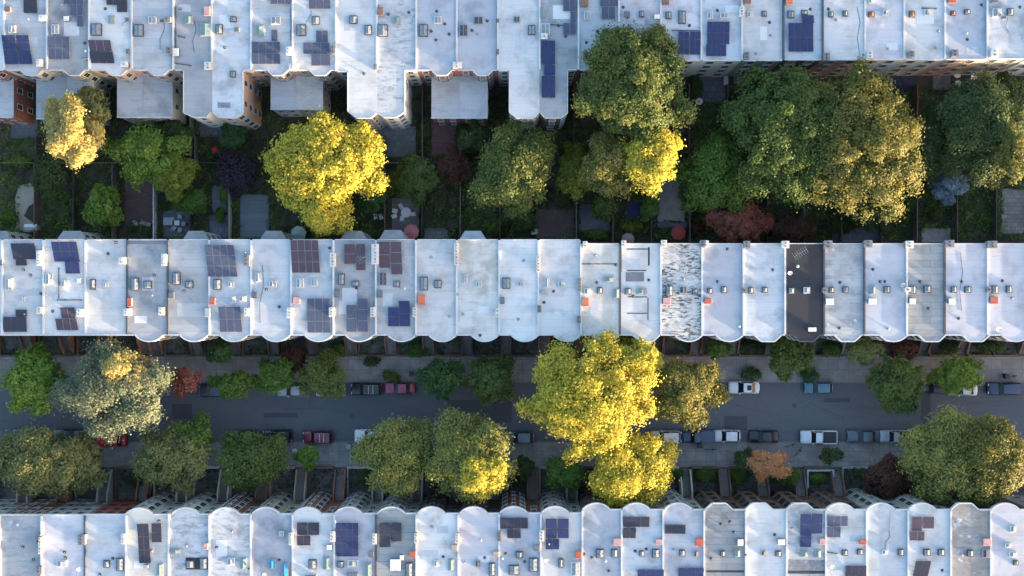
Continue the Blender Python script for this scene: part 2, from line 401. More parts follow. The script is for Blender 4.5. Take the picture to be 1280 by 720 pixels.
ORD = ['', 'first', 'second', 'third', 'fourth', 'fifth', 'sixth', 'seventh', 'eighth', 'ninth', 'tenth', 'eleventh', 'twelfth', 'thirteenth', 'fourteenth',
       'fifteenth', 'sixteenth', 'seventeenth', 'eighteenth', 'nineteenth', 'twentieth', 'twenty-first', 'twenty-second', 'twenty-third', 'twenty-fourth', 'twenty-fifth', 'twenty-sixth', 'twenty-seventh']
DOOR = mat('door_wood', (.12, .055, .03), .6, .3, 3)
STOOP_M = {}
def stoop(T, org, xs, y_wall, y_end, sgn, wallmat, door=True):
    """stairs from the pavement up to the parlour door"""
    x0, x1 = xs; n = 10; zt = 1.9; m = MB()
    ya = y_wall + sgn * 1.0; yb = y_end - sgn * .3
    if (yb - ya) * sgn < .8: ya = y_wall + sgn * .4
    m.box(x0, min(y_wall, ya), 0, x1, max(y_wall, ya), zt)
    for i in range(n):
        p, q = ya + (yb - ya) * i / n, ya + (yb - ya) * (i + 1) / n
        m.box(x0, min(p, q), 0, x1, max(p, q), zt * (n - i) / (n + 1))
    o = m.build('stoop', STOOPM, T, org)
    for xa in (x0 - .22, x1 + .002):
        m = MB(); pts = [(ya, zt + .75), (yb, .75), (yb, 0), (y_wall, 0), (y_wall, zt + .75)]
        vs = [(xa, y, z) for y, z in pts] + [(xa + .218, y, z) for y, z in pts]; nn = 5
        m.add(vs, [tuple(range(nn)), tuple(range(nn, 2 * nn))[::-1]] + [(i, nn + i, nn + (i + 1) % nn, (i + 1) % nn) for i in range(nn)])
        m.build('balustrade', wallmat, o, org)
    m = MB(); xm = (x0 + x1) / 2; y = y_wall + sgn * .05
    m.box(xm - .5, min(y_wall, y), zt + .002, xm + .5, max(y_wall, y), zt + 2.3); d = m.build('door', DOOR, T, org)
    m = MB(); m.cyl(xm + .38, y + sgn * .03, zt + 1.0, zt + 1.1, .035, 8); m.build('door_knob', STEEL, d, org)
STOOPM = mat('stoop_stone', (.19, .165, .155), .85, .25, 3)

def house(row, idx, a, b, cfg):
    """a, b: party lines (photo px at roof level)"""
    hz = ZR + cfg.get('dz', 0)
    xa, xb = P(a, 0, ZR)[0], P(b, 0, ZR)[0]
    fy, ry = cfg['front'], cfg['rear']                 # y of the front and rear walls
    sgn = 1 if row != 'middle' else -1                 # direction in which the front looks
    fy -= sgn * .16
    org = ((xa + xb) / 2, (fy + ry) / 2, 0)
    T = thing('row_house', cfg['label'], 'house', org, 0, {'top': 'row houses along the top of the view', 'middle': 'row houses in the middle terrace', 'bottom': 'row houses along the bottom terrace'}[row])
    bay = cfg.get('bay'); pts = [(xa, fy)]
    if bay:
        cx = P(bay[0], 0, ZR)[0]; pts += bay_points(cx, bay[2], bay[3], fy, sgn, bay[1])
    pts.append((xb, fy))
    rear = cfg.get('rear_pts')
    if rear: pts += [(P(x, 0, ZR)[0], P(0, y, ZR)[1]) for x, y in reversed(rear)]
    else: pts += [(xb, ry), (xa, ry)]
    pts = inset_x(pts, xa, xb)
    wm = WALLC[cfg['wall']]
    m = MB(); m.prism(pts, 0, hz - .25); m.build('wall', wm, T, org)
    m = MB(); m.prism(pts, hz - .249, hz); m.build('roof', roofmat(cfg['roof'], idx + {'top': 0, 'middle': 40, 'bottom': 80}[row]), T, org)
    # cornice / roof edge round front and rear
    def band(seq, z0, z1, out, name, mt, parent=T, start=0):
        m = MB(); n = len(seq)
        for i in range(n - 1):
            (x0, y0), (x1, y1) = seq[i], seq[i + 1]; dx, dy = x1 - x0, y1 - y0; l = math.hypot(dx, dy)
            if l < .02: continue
            nx, ny = -dy / l, dx / l
            if out < 0: nx, ny = -nx, -ny
            w = abs(out); e = w * .35 / l if abs(dx) > .05 else 0
            q = [(x0 - dx * 0, y0), (x1, y1), (x1 + nx * w, y1 + ny * w), (x0 + nx * w, y0 + ny * w)]
            m.prism(q, z0, z1)
        return m.build(name, mt, parent, org)
    fseq = ([(xa + .01, fy)] + (bay_points(P(bay[0], 0, ZR)[0], bay[2], bay[3], fy, sgn, bay[1]) if bay else []) + [(xb - .01, fy)])
    co = WALLC[cfg['wall']] if row == 'bottom' else W_WHITE
    band(fseq, hz - .5, hz + .06, .16 * sgn, 'cornice', W_WHITE if cfg['roof'] not in ('charcoal',) else W_DARK)
    if row == 'bottom' or row == 'middle':
        for k2, zz in enumerate((3.4, 6.5, 9.5)): band(fseq, zz, zz + .16, .09 * sgn, 'string_course', wm)
    # party wall coping on the left side
    m = MB(); cw = .12
    yl, yh = min(fy, ry) + .02, max(fy, ry) - .02
    m.box(xa - cw, yl, hz - .05, xa + cw, yh, hz + cfg.get('ch', .22)); m.build('party_wall_coping', W_DARK if cfg.get('dark') else W_WHITE, T, org)
    m = MB(); rs = [(P(x, 0, ZR)[0], P(0, y, ZR)[1]) for x, y in rear] if rear else [(xa, ry), (xb, ry)]
    rs = [(max(xa + .18, min(xb - .18, x)), y) for x, y in rs]
    band(rs, hz - .3, hz + .07, -.10 * sgn, 'roof_edge', W_WHITE)
    key = cfg.get('win', 'light')
    zs = (1.1, 4.1, 7.0, 9.6)
    # front windows
    if bay:
        bay_windows(T, P(bay[0], 0, ZR)[0], bay[2], bay[3], fy, sgn, bay[1], zs, key)
        cx = P(bay[0], 0, ZR)[0]
        free = (xa, cx - bay[2] / 2) if cx > (xa + xb) / 2 else (cx + bay[2] / 2, xb)
        sx = (free[0] + free[1]) / 2; 
        for z in (4.6, 7.0, 9.6)[1 if free else 0:]: add_window(T, sx, fy + sgn * .01, z, math.pi / 2 * sgn, .85, 1.6, key)
    else:
        for fx in (.2, .5, .8):
            for z in zs:
                if fx == .8 and z < 5: continue
                add_window(T, xa + (xb - xa) * fx, fy + sgn * .01, z, math.pi / 2 * sgn, .95, 1.65, key)
        sx = xa + (xb - xa) * .8
    # stoop
    if row != 'top':
        ye = -9.95 if row == 'middle' else -26.3
        stoop(T, org, (sx - .62, sx + .62), fy, ye, sgn, wm)
        # low yard wall along the pavement
        m = MB(); x0, x1 = (sx + .95, xb - .05) if sx < (xa + xb) / 2 else (xa + .05, sx - .95)
        m.box(x0, ye - .12 , 0, x1, ye + .12, .7); m.box(x0 - .02, ye - .16, .701, x1 + .02, ye + .16, .78)
        yw = fy + sgn * .1
        m.box(x0, min(ye + .13 * -sgn, yw) if sgn < 0 else yw, 0, x0 + .2, max(ye + .13, yw) if sgn < 0 else ye - .13, .7)
        m.build('yard_wall', wm if cfg['wall'] != 'red' else WALLC['brown'], T, org)
    # rear windows
    if rear is None:
        for fx in (.25, .72):
            for z in zs[:] if row != 'top' else (.9, 3.6, 6.4, 9.4):
                add_window(T, xa + (xb - xa) * fx, ry - sgn * .01, z, -math.pi / 2 * sgn, .95, 1.7, key)
    else:
        for i in range(len(rs) - 1):
            (x0, y0), (x1, y1) = rs[i], rs[i + 1]; l = math.hypot(x1 - x0, y1 - y0)
            if l < .9: continue
            dx, dy = (x1 - x0) / l, (y1 - y0) / l
            nx, ny = (dy, -dx)                           # left-to-right along the rear: outward is down
            ncol = max(1, int(l / 2.4))
            for q in range(ncol):
                t = (q + .5) / ncol; 
                for z in (.9, 3.6, 6.5, 9.4): add_window(T, x0 + (x1 - x0) * t + nx * .01, y0 + (y1 - y0) * t + ny * .01, z, math.atan2(ny, nx), min(1.15 if idx > 15 else .9, l - .25), 1.85 if idx > 15 else 1.6, key)
    # lower rear extension
    ex = cfg.get('ext')
    if ex:
        x0p, x1p, y1p, wcol, rk = ex; ze = 7.2
        x0, x1 = P(x0p, 0, ze)[0], P(x1p, 0, ze)[0]; y0 = P(0, y1p, ze)[1]; yt = ry + .02
        m = MB(); m.box(x0, y0, 0, x1, yt, ze - .2); e = m.build('rear_extension', WALLC[wcol], T, org)
        m = MB(); m.box(x0 - .08, y0 - .1, ze - .199, x1 + .08 if cfg.get('extr') else x1, yt, ze, 0); m.build('extension_roof', roofmat(rk, idx + 140), e, org)
        m = MB(); 
        m.box(x0 - .1, y0 - .14, ze + .001, x1 - .01, y0 + .02, ze + .09); m.build('roof_edge', W_WHITE, e, org)
        for z in (.9, 4.3):
            for fx in (.28, .72): add_window(T, x0 + (x1 - x0) * fx, y0 - .01, z, -math.pi / 2, .85, 1.5, key)
            for fy2 in (.3, .7):
                side = x1 if cfg.get('extr') else x0
                add_window(T, side + (.01 if cfg.get('extr') else -.01), y0 + (yt - y0) * fy2, z, 0 if cfg.get('extr') else math.pi, .85, 1.5, key)
    rb = cfg.get('rbay')
    if rb:
        cxp, wpx, dpx, rc = rb; ze = 8.6; cx = P(cxp, 0, ze)[0]; w = wpx * .1115; d = dpx * .1115
        yy = ry; pp = [(cx - w / 2, yy), (cx - w * .28, yy + d), (cx + w * .28, yy + d), (cx + w / 2, yy)]
        m = MB(); m.prism(pp, 0, ze - .15); e = m.build('rear_bay', WALLC[rc], T, org)
        m = MB(); pc = [(cx + (x - cx) * 1.04, yy + (y - yy) * 1.06) for x, y in pp]
        m.prism(pc, ze - .149, ze, slope=lambda p: .35 if p[1] < yy + .1 else 0); m.build('bay_roof', roofmat('grey' if rc != 'white' else 'blue', idx + 170), e, org)
        for z in (1, 4, 6.6):
            add_window(T, cx, yy + d + .01, z, math.pi / 2, .9, 1.5, key)
            for s in (-1, 1):
                a1 = math.atan2(w * .22, d); add_window(T, cx + s * w * .39, yy + d / 2, z, math.pi / 2 - s * (math.pi / 2 - a1), .75, 1.5, key)
    for it in cfg.get('items', []): roof_item(T, it, org, hz)
    rr = random.Random(idx * 7 + len(row) * 31)
    yA, yB = (cfg['vy'])
    if cfg['roof'] in ('white', 'blue', 'lilac', 'silver', 'cream', 'grey'):
        for q in range(rr.choice((0, 1, 2, 2))):          # overlaid repair sheets
            w_, h_ = rr.uniform(8, 26), rr.choice((8, 9, 17)); x_, y_ = rr.uniform(a + 3, b - 4 - w_), rr.uniform(yA, yB - h_)
            roof_item(T, ('pad', x_, y_, x_ + w_, y_ + h_, rr.choice(('w', 'b', 'x', 'x'))), org, hz - .006 + .002 * q)
        if rr.random() < .35:
            x_ = rr.uniform(a + 8, b - 8); roof_item(T, ('cable', x_, rr.uniform(yA, yA + 30), x_ + rr.uniform(-6, 6), rr.uniform(yB - 40, yB)), org, hz)
    for q in range(rr.choice((0, 1, 1, 2))):                # soil pipes and small vents
        roof_item(T, ('vt', rr.uniform(a + 6, b - 6), rr.uniform(yA, yB), rr.choice('ddg')), org, hz)
    return T

CHM = lambda x, y, c, w=6, h=12: ('ch', x - w / 2, y - h / 2, x + w / 2, y + h / 2, c)
def sk(*l): return [('sk', *q) for q in l]

# ---- middle terrace
ME = [3, 55, 107, 159, 210, 262, 314, 364, 417, 470, 520, 571, 624, 673, 726, 775, 826, 877.5, 929, 981, 1030, 1080, 1133, 1180.5, 1234, 1286]
MBAY = {4: (186, 'round'), 5: (242, 'round'), 6: (292, 'round'), 7: (345, 'round'), 8: (398, 'round'), 9: (449, 'round'), 10: (502, 'round'), 11: (553, 'round'), 12: (606, 'round'),
        13: (656, 'round'), 14: (709, 'round'), 15: (757, 'round'), 16: (808, 'trap'), 17: (861, 'round'), 18: (912, 'round'), 19: (960, 'trap'), 20: (1008, 'trap'), 21: (1060, 'trap'),
        22: (1117, 'round'), 23: (1165, 'trap'), 24: (1220, 'trap'), 25: (1270, 'round')}
MID = {
 1: ('white', 'brown', 'white roof and two dark L-shaped solar blocks', [('pv', 16, 304, 46, 324, 'k', -3), ('pv', 19, 324, 33, 332, 'k'), ('pv', 19, 387, 33, 396, 'k'), ('pv', 4, 396, 33, 415, 'k'), ('sk', 8, 348, 16, 363, 'w'), ('ht', 1, 325, 5, 332, 'd'), ('vt', 38, 344, 'd'), ('vt', 51, 367, 'd'), ('sk', 27, 371, 32, 377, 'w'), CHM(52, 323, 'w', 6, 18), CHM(53, 388, 'w', 7, 8)]),
 2: ('white', 'brown', 'bright blue solar block behind, sunrise-tinted one in front', [('pv', 68, 302, 100, 327, 'n', -4), ('pv', 82, 327, 100, 342, 'n', -1), ('pv', 77, 384, 95, 398, 'b', -2), ('pv', 71, 398, 98, 413, 'b', -2), ('sk', 58, 342, 67, 356, 'w'), ('sk', 78, 350, 86, 359, 'w'), ('ht', 98, 348, 103, 354, 'w'), ('pipe', 72, 375, 102, 375), ('pipe', 74, 335, 74, 372), CHM(103, 391, 'b', 7, 9), ('vt', 66, 389, 'd')]),
 3: ('white', 'red', 'plain white roof without panels or bay', [('sk', 113, 349, 120, 362, 'd'), ('sk', 130, 352, 136, 359, 'w'), ('vt', 135, 317, 'd'), ('vt', 145, 303, 'd'), CHM(155, 326, 'w', 7, 8)]),
 4: ('grey', 'brown', 'pale grey roof edged by dark copings', [('sk', 164, 347, 174, 363, 'd'), ('sk', 180, 351, 190, 361, 'd'), ('ht', 160, 372, 166, 383, 'r'), CHM(161, 390, 'w', 7, 8), CHM(204, 389, 'b', 6, 9), ('vt', 193, 344, 'd'), CHM(207, 325, 'w', 5, 14), ('pad', 160, 301, 209, 305, 'd')]),
 5: ('silver', 'brown', 'grey-white roof with dark square hatch beside long skylight', [('sk', 216, 340, 226, 356, 'd'), ('sk', 232, 351, 242, 360, 'd'), ('ht', 212, 365, 219, 373, 'd'), ('ht', 257, 385, 264, 396, 'g'), ('vt', 230, 364, 'd')]),
 6: ('blue', 'brown', 'slate solar grids front and back, red hatch', [('pv', 260, 306, 297, 346, 'g', -4), ('pv', 275, 383, 303, 415, 'g', -2), ('sk', 267, 349, 277, 362, 'd'), ('sk', 286, 352, 293, 359, 'w'), ('ht', 263, 372, 270, 381, 'r'), ('sk', 289, 370, 295, 379, 'w'), ('sk', 300, 370, 308, 377, 'w'), CHM(310, 326, 'g', 6, 13), CHM(310, 390, 'w', 5, 9)]),
 7: ('blue', 'brown', 'unbroken pale roof and small dark hatch', [('sk', 320, 341, 327, 353, 'w'), ('sk', 337, 351, 346, 359, 'w'), ('ht', 315, 365, 322, 373, 'd'), ('vt', 333, 362, 'd')]),
 8: ('blue', 'dark', 'large sunrise-tinted solar block behind, slate one in front', [('pv', 365, 300, 400, 341, 'b', -2), ('pv', 384, 373, 413, 416, 'g'), ('sk', 371, 348, 380, 360, 'w'), ('sk', 389, 349, 397, 358, 'w'), ('ht', 367, 371, 376, 380, 'p'), CHM(364, 391, 'w', 7, 12), CHM(417, 325, 'w', 6, 16), ('vt', 412, 310, 'd')]),
 9: ('grey', 'brown', 'stepped sunrise-tinted panels behind, stepped slate in front', [('pv', 430, 305, 444, 330, 'b'), ('pv', 445, 305, 457, 338, 'b'), ('pv', 433, 381, 446, 415, 'g'), ('pv', 447, 373, 460, 415, 'g'), ('sk', 423, 342, 431, 356, 'd'), ('sk', 440, 351, 449, 358, 'd'), ('ht', 418, 363, 426, 372, 'd'), CHM(470, 318, 'w', 8, 24), CHM(416, 390, 'w', 6, 11), ('ant', 458, 322)]),
 10: ('silver', 'brown', 'sunrise-tinted panel pair behind, navy pair in front', [('pv', 474, 302, 488, 335, 'b', -1), ('pv', 489, 302, 503, 343, 'b', -1), ('pv', 485, 384, 499, 408, 'n'), ('pv', 499.5, 376, 513, 408, 'n', -1), ('sk', 474, 340, 484, 357, 'n'), ('sk', 492, 351, 500, 359, 'd'), ('ht', 471, 363, 479, 372, 'd'), CHM(467, 390, 'w', 5, 11), CHM(519, 390, 'w', 4, 11), ('vt', 506, 361, 'w')]),
 11: ('white', 'brown', 'bare white roof with orange-red hatch below a skylight', [('sk', 525, 346, 535, 363, 'd'), ('sk', 543, 350, 552, 360, 'd'), ('ht', 522, 368, 532, 381, 'o'), CHM(571, 318, 'b', 5, 26)]),
 12: ('cream', 'dark', 'bare cream-white roof with two tiny vents', [('sk', 580, 343, 585, 354, 'w'), ('sk', 595, 352, 602, 359, 'w'), ('vt', 600, 419, 'd'), CHM(622, 391, 'w', 4, 10), ('vt', 572, 368, 'g')]),
 13: ('white', 'dark', 'white roof with dark-framed skylight and small dark hatch', [('sk', 628, 347, 638, 361, 'd'), ('sk', 647, 351, 655, 358, 'w'), ('ht', 625, 371, 631, 380, 'd'), CHM(673, 330, 'w', 4, 20), ('vt', 648, 399, 'g')]),
 14: ('white', 'brown', 'white roof and narrow tan skylight near the centre', [('sk', 681, 347, 687, 360, 'w'), ('sk', 698, 351, 706, 359, 'w'), ('ht', 677, 363, 684, 368, 'g'), ('vt', 692, 364, 'd'), ('vt', 680, 378, 'd'), CHM(724, 356, 'g', 3, 16), CHM(674, 386, 'g', 4, 8), CHM(723, 399, 'g', 4, 8)]),
 15: ('cream', 'brown', 'warm white roof and vermilion hatch by left coping', [('sk', 730, 360, 738, 368, 'w'), ('sk', 746, 359, 753, 367, 'd'), ('sk', 755, 346, 768, 353, 'g'), ('sk', 767, 361, 774, 373, 'g'), ('ht', 727, 373, 736, 383, 'o'), ('pipe', 727, 330, 768, 330), ('vt', 770, 331, 'd'), ('vt', 746, 353, 'd'), CHM(731, 306, 'w', 5, 7)]),
 16: ('white', 'dark', 'white roof crossed by black tar strips', [('pad', 774, 305, 777, 340, 'k'), ('pad', 783, 310.6, 811, 312, 'k'), ('pad', 810, 309, 812.2, 332, 'k'), ('pad', 784, 337.4, 808, 338.8, 'k'), ('pad', 782, 340, 805, 352, 'd'), ('pad', 785, 370.5, 809, 371.8, 'k'), ('pad', 809.4, 372, 810.6, 400, 'k'), ('pad', 784, 391, 809, 392.3, 'k'), ('sk', 781, 360, 789, 368, 'd'), ('sk', 796, 360, 808, 368, 'g'), ('vt', 811, 350, 'd'), CHM(779, 305, 'w', 5, 7)]),
 17: ('tar', 'brown', 'black and white peeling roof', [('sk', 832, 357, 841, 370, 'd'), ('sk', 849, 358, 858, 367, 'n'), ('sk', 865, 361, 872, 367, 'd'), ('ht', 828, 372, 838, 381, 'p'), CHM(829, 305, 'w', 6, 8), CHM(877, 305, 'g', 5, 8)]),
 18: ('smooth', 'brown', 'smooth blue-grey roof with small red hatch', [('sk', 884, 360, 890, 367, 'd'), ('sk', 901, 358, 908, 366, 'd'), ('ht', 880, 373, 889, 380, 'r'), ('vt', 897, 352, 'd'), CHM(881, 305, 'w', 6, 7), ('vt', 924, 408, 'w'), CHM(929, 363, 'g', 4, 6)]),
 19: ('blue', 'brown', 'plain bluish-white roof left of the charcoal one', [('sk', 935, 359, 941, 367, 'd'), ('sk', 952, 359, 959, 366, 'd'), CHM(932, 306, 'g', 7, 8), CHM(980, 306, 'w', 8, 8)]),
 20: ('charcoal', 'dark', 'charcoal black roof, the only one in its terrace', [('sk', 986, 360, 992, 367, 'g'), ('sk', 1004, 359, 1012, 367, 'w'), ('ht', 1009, 409, 1019, 414, 'w'), ('ant', 995, 317), ('dish', 985, 340), ('vt', 997, 333, 'w'), CHM(1033, 306, 'g', 9, 9), CHM(1029, 363, 'g', 4, 6)]),
 21: ('worn', 'brown', 'blotchy white roof right of the charcoal one', [('sk', 1036, 359, 1042, 366, 'd'), ('sk', 1053, 358, 1060, 366, 'd'), ('ht', 1031, 373, 1041, 381, 'w'), CHM(1083, 305, 'g', 9, 8), ('vt', 1050, 353, 'd')]),
 22: ('smooth', 'grey', 'even blue-grey roof and white hatch', [('sk', 1087, 358, 1094, 368, 'g'), ('sk', 1104, 358, 1112, 366, 'd'), ('ht', 1084, 373, 1094, 380, 'w'), ('vt', 1100, 352, 'd'), ('vt', 1106, 352, 'd'), CHM(1134, 306, 'b', 9, 8), CHM(1132, 362, 'w', 6, 5)]),
 23: ('seam', 'brown', 'darker grey roof striped by crosswise seams', [('sk', 1137, 357, 1144, 367, 'd'), ('sk', 1154, 357, 1163, 366, 'd'), ('ht', 1135, 373, 1143, 380, 'w'), CHM(1184, 305, 'g', 10, 8), ('dish', 1125, 355), ('vt', 1150, 352, 'd')]),
 24: ('lilac', 'brown', 'lilac-white roof and white square hatch', [('sk', 1188, 358, 1195, 366, 'd'), ('sk', 1205, 358, 1213, 366, 'd'), ('ht', 1184, 373, 1192, 380, 'w'), ('vt', 1202, 352, 'd'), CHM(1237, 306, 'g', 11, 8), CHM(1233, 362, 'g', 4, 6)]),
 25: ('lilac', 'brown', 'lilac-white roof and crimson hatch', [('sk', 1239, 357, 1247, 367, 'd'), ('sk', 1257, 357, 1264, 366, 'd'), ('ht', 1236, 371, 1246, 380, 'r'), ('vt', 1253, 351, 'd'), ('dish', 1245, 410)]),
}
yF = P(0, 419.5, ZR)[1]
for i in range(len(ME) - 1):
    n = i + 1; roof, wall, d, items = MID[n]
    rear = P(0, 300 if n <= 14 else 305, ZR)[1]
    cfg = dict(front=yF, rear=rear, roof=roof, wall=wall, items=items, dz=random.Random(n).uniform(-.06, .06), vy=(308, 412),
               label='house with %s, %s from left, middle terrace' % (d, ORD[n]), dark=n in (4, 5, 16, 21, 22, 24))
    if n in MBAY: cfg['bay'] = (*MBAY[n], 3.7, .88)
    rb = {2: (90, 37, 12, 'grey'), 5: (245, 32, 12, 'pale'), 7: (342, 34, 12, 'grey'), 9: (442, 34, 12, 'grey'), 10: (491, 35, 13, 'grey'), 12: (591, 34, 12, 'white')}.get(n)
    if rb: cfg['rbay'] = rb
    house('middle', n, ME[i], ME[i + 1], cfg)
house('middle', 0, -49, 3, dict(front=yF, rear=P(0, 300, ZR)[1], roof='white', wall='brown', items=[], vy=(308, 412), rbay=(-2, 34, 12, 'grey'),
      label='row house cut by the left edge of the photo, middle terrace'))
house('middle', 26, 1286, 1338, dict(front=yF, rear=P(0, 305, ZR)[1], roof='lilac', wall='brown', items=[], vy=(308, 412), label='row house beyond the right edge of the photo, middle terrace'))

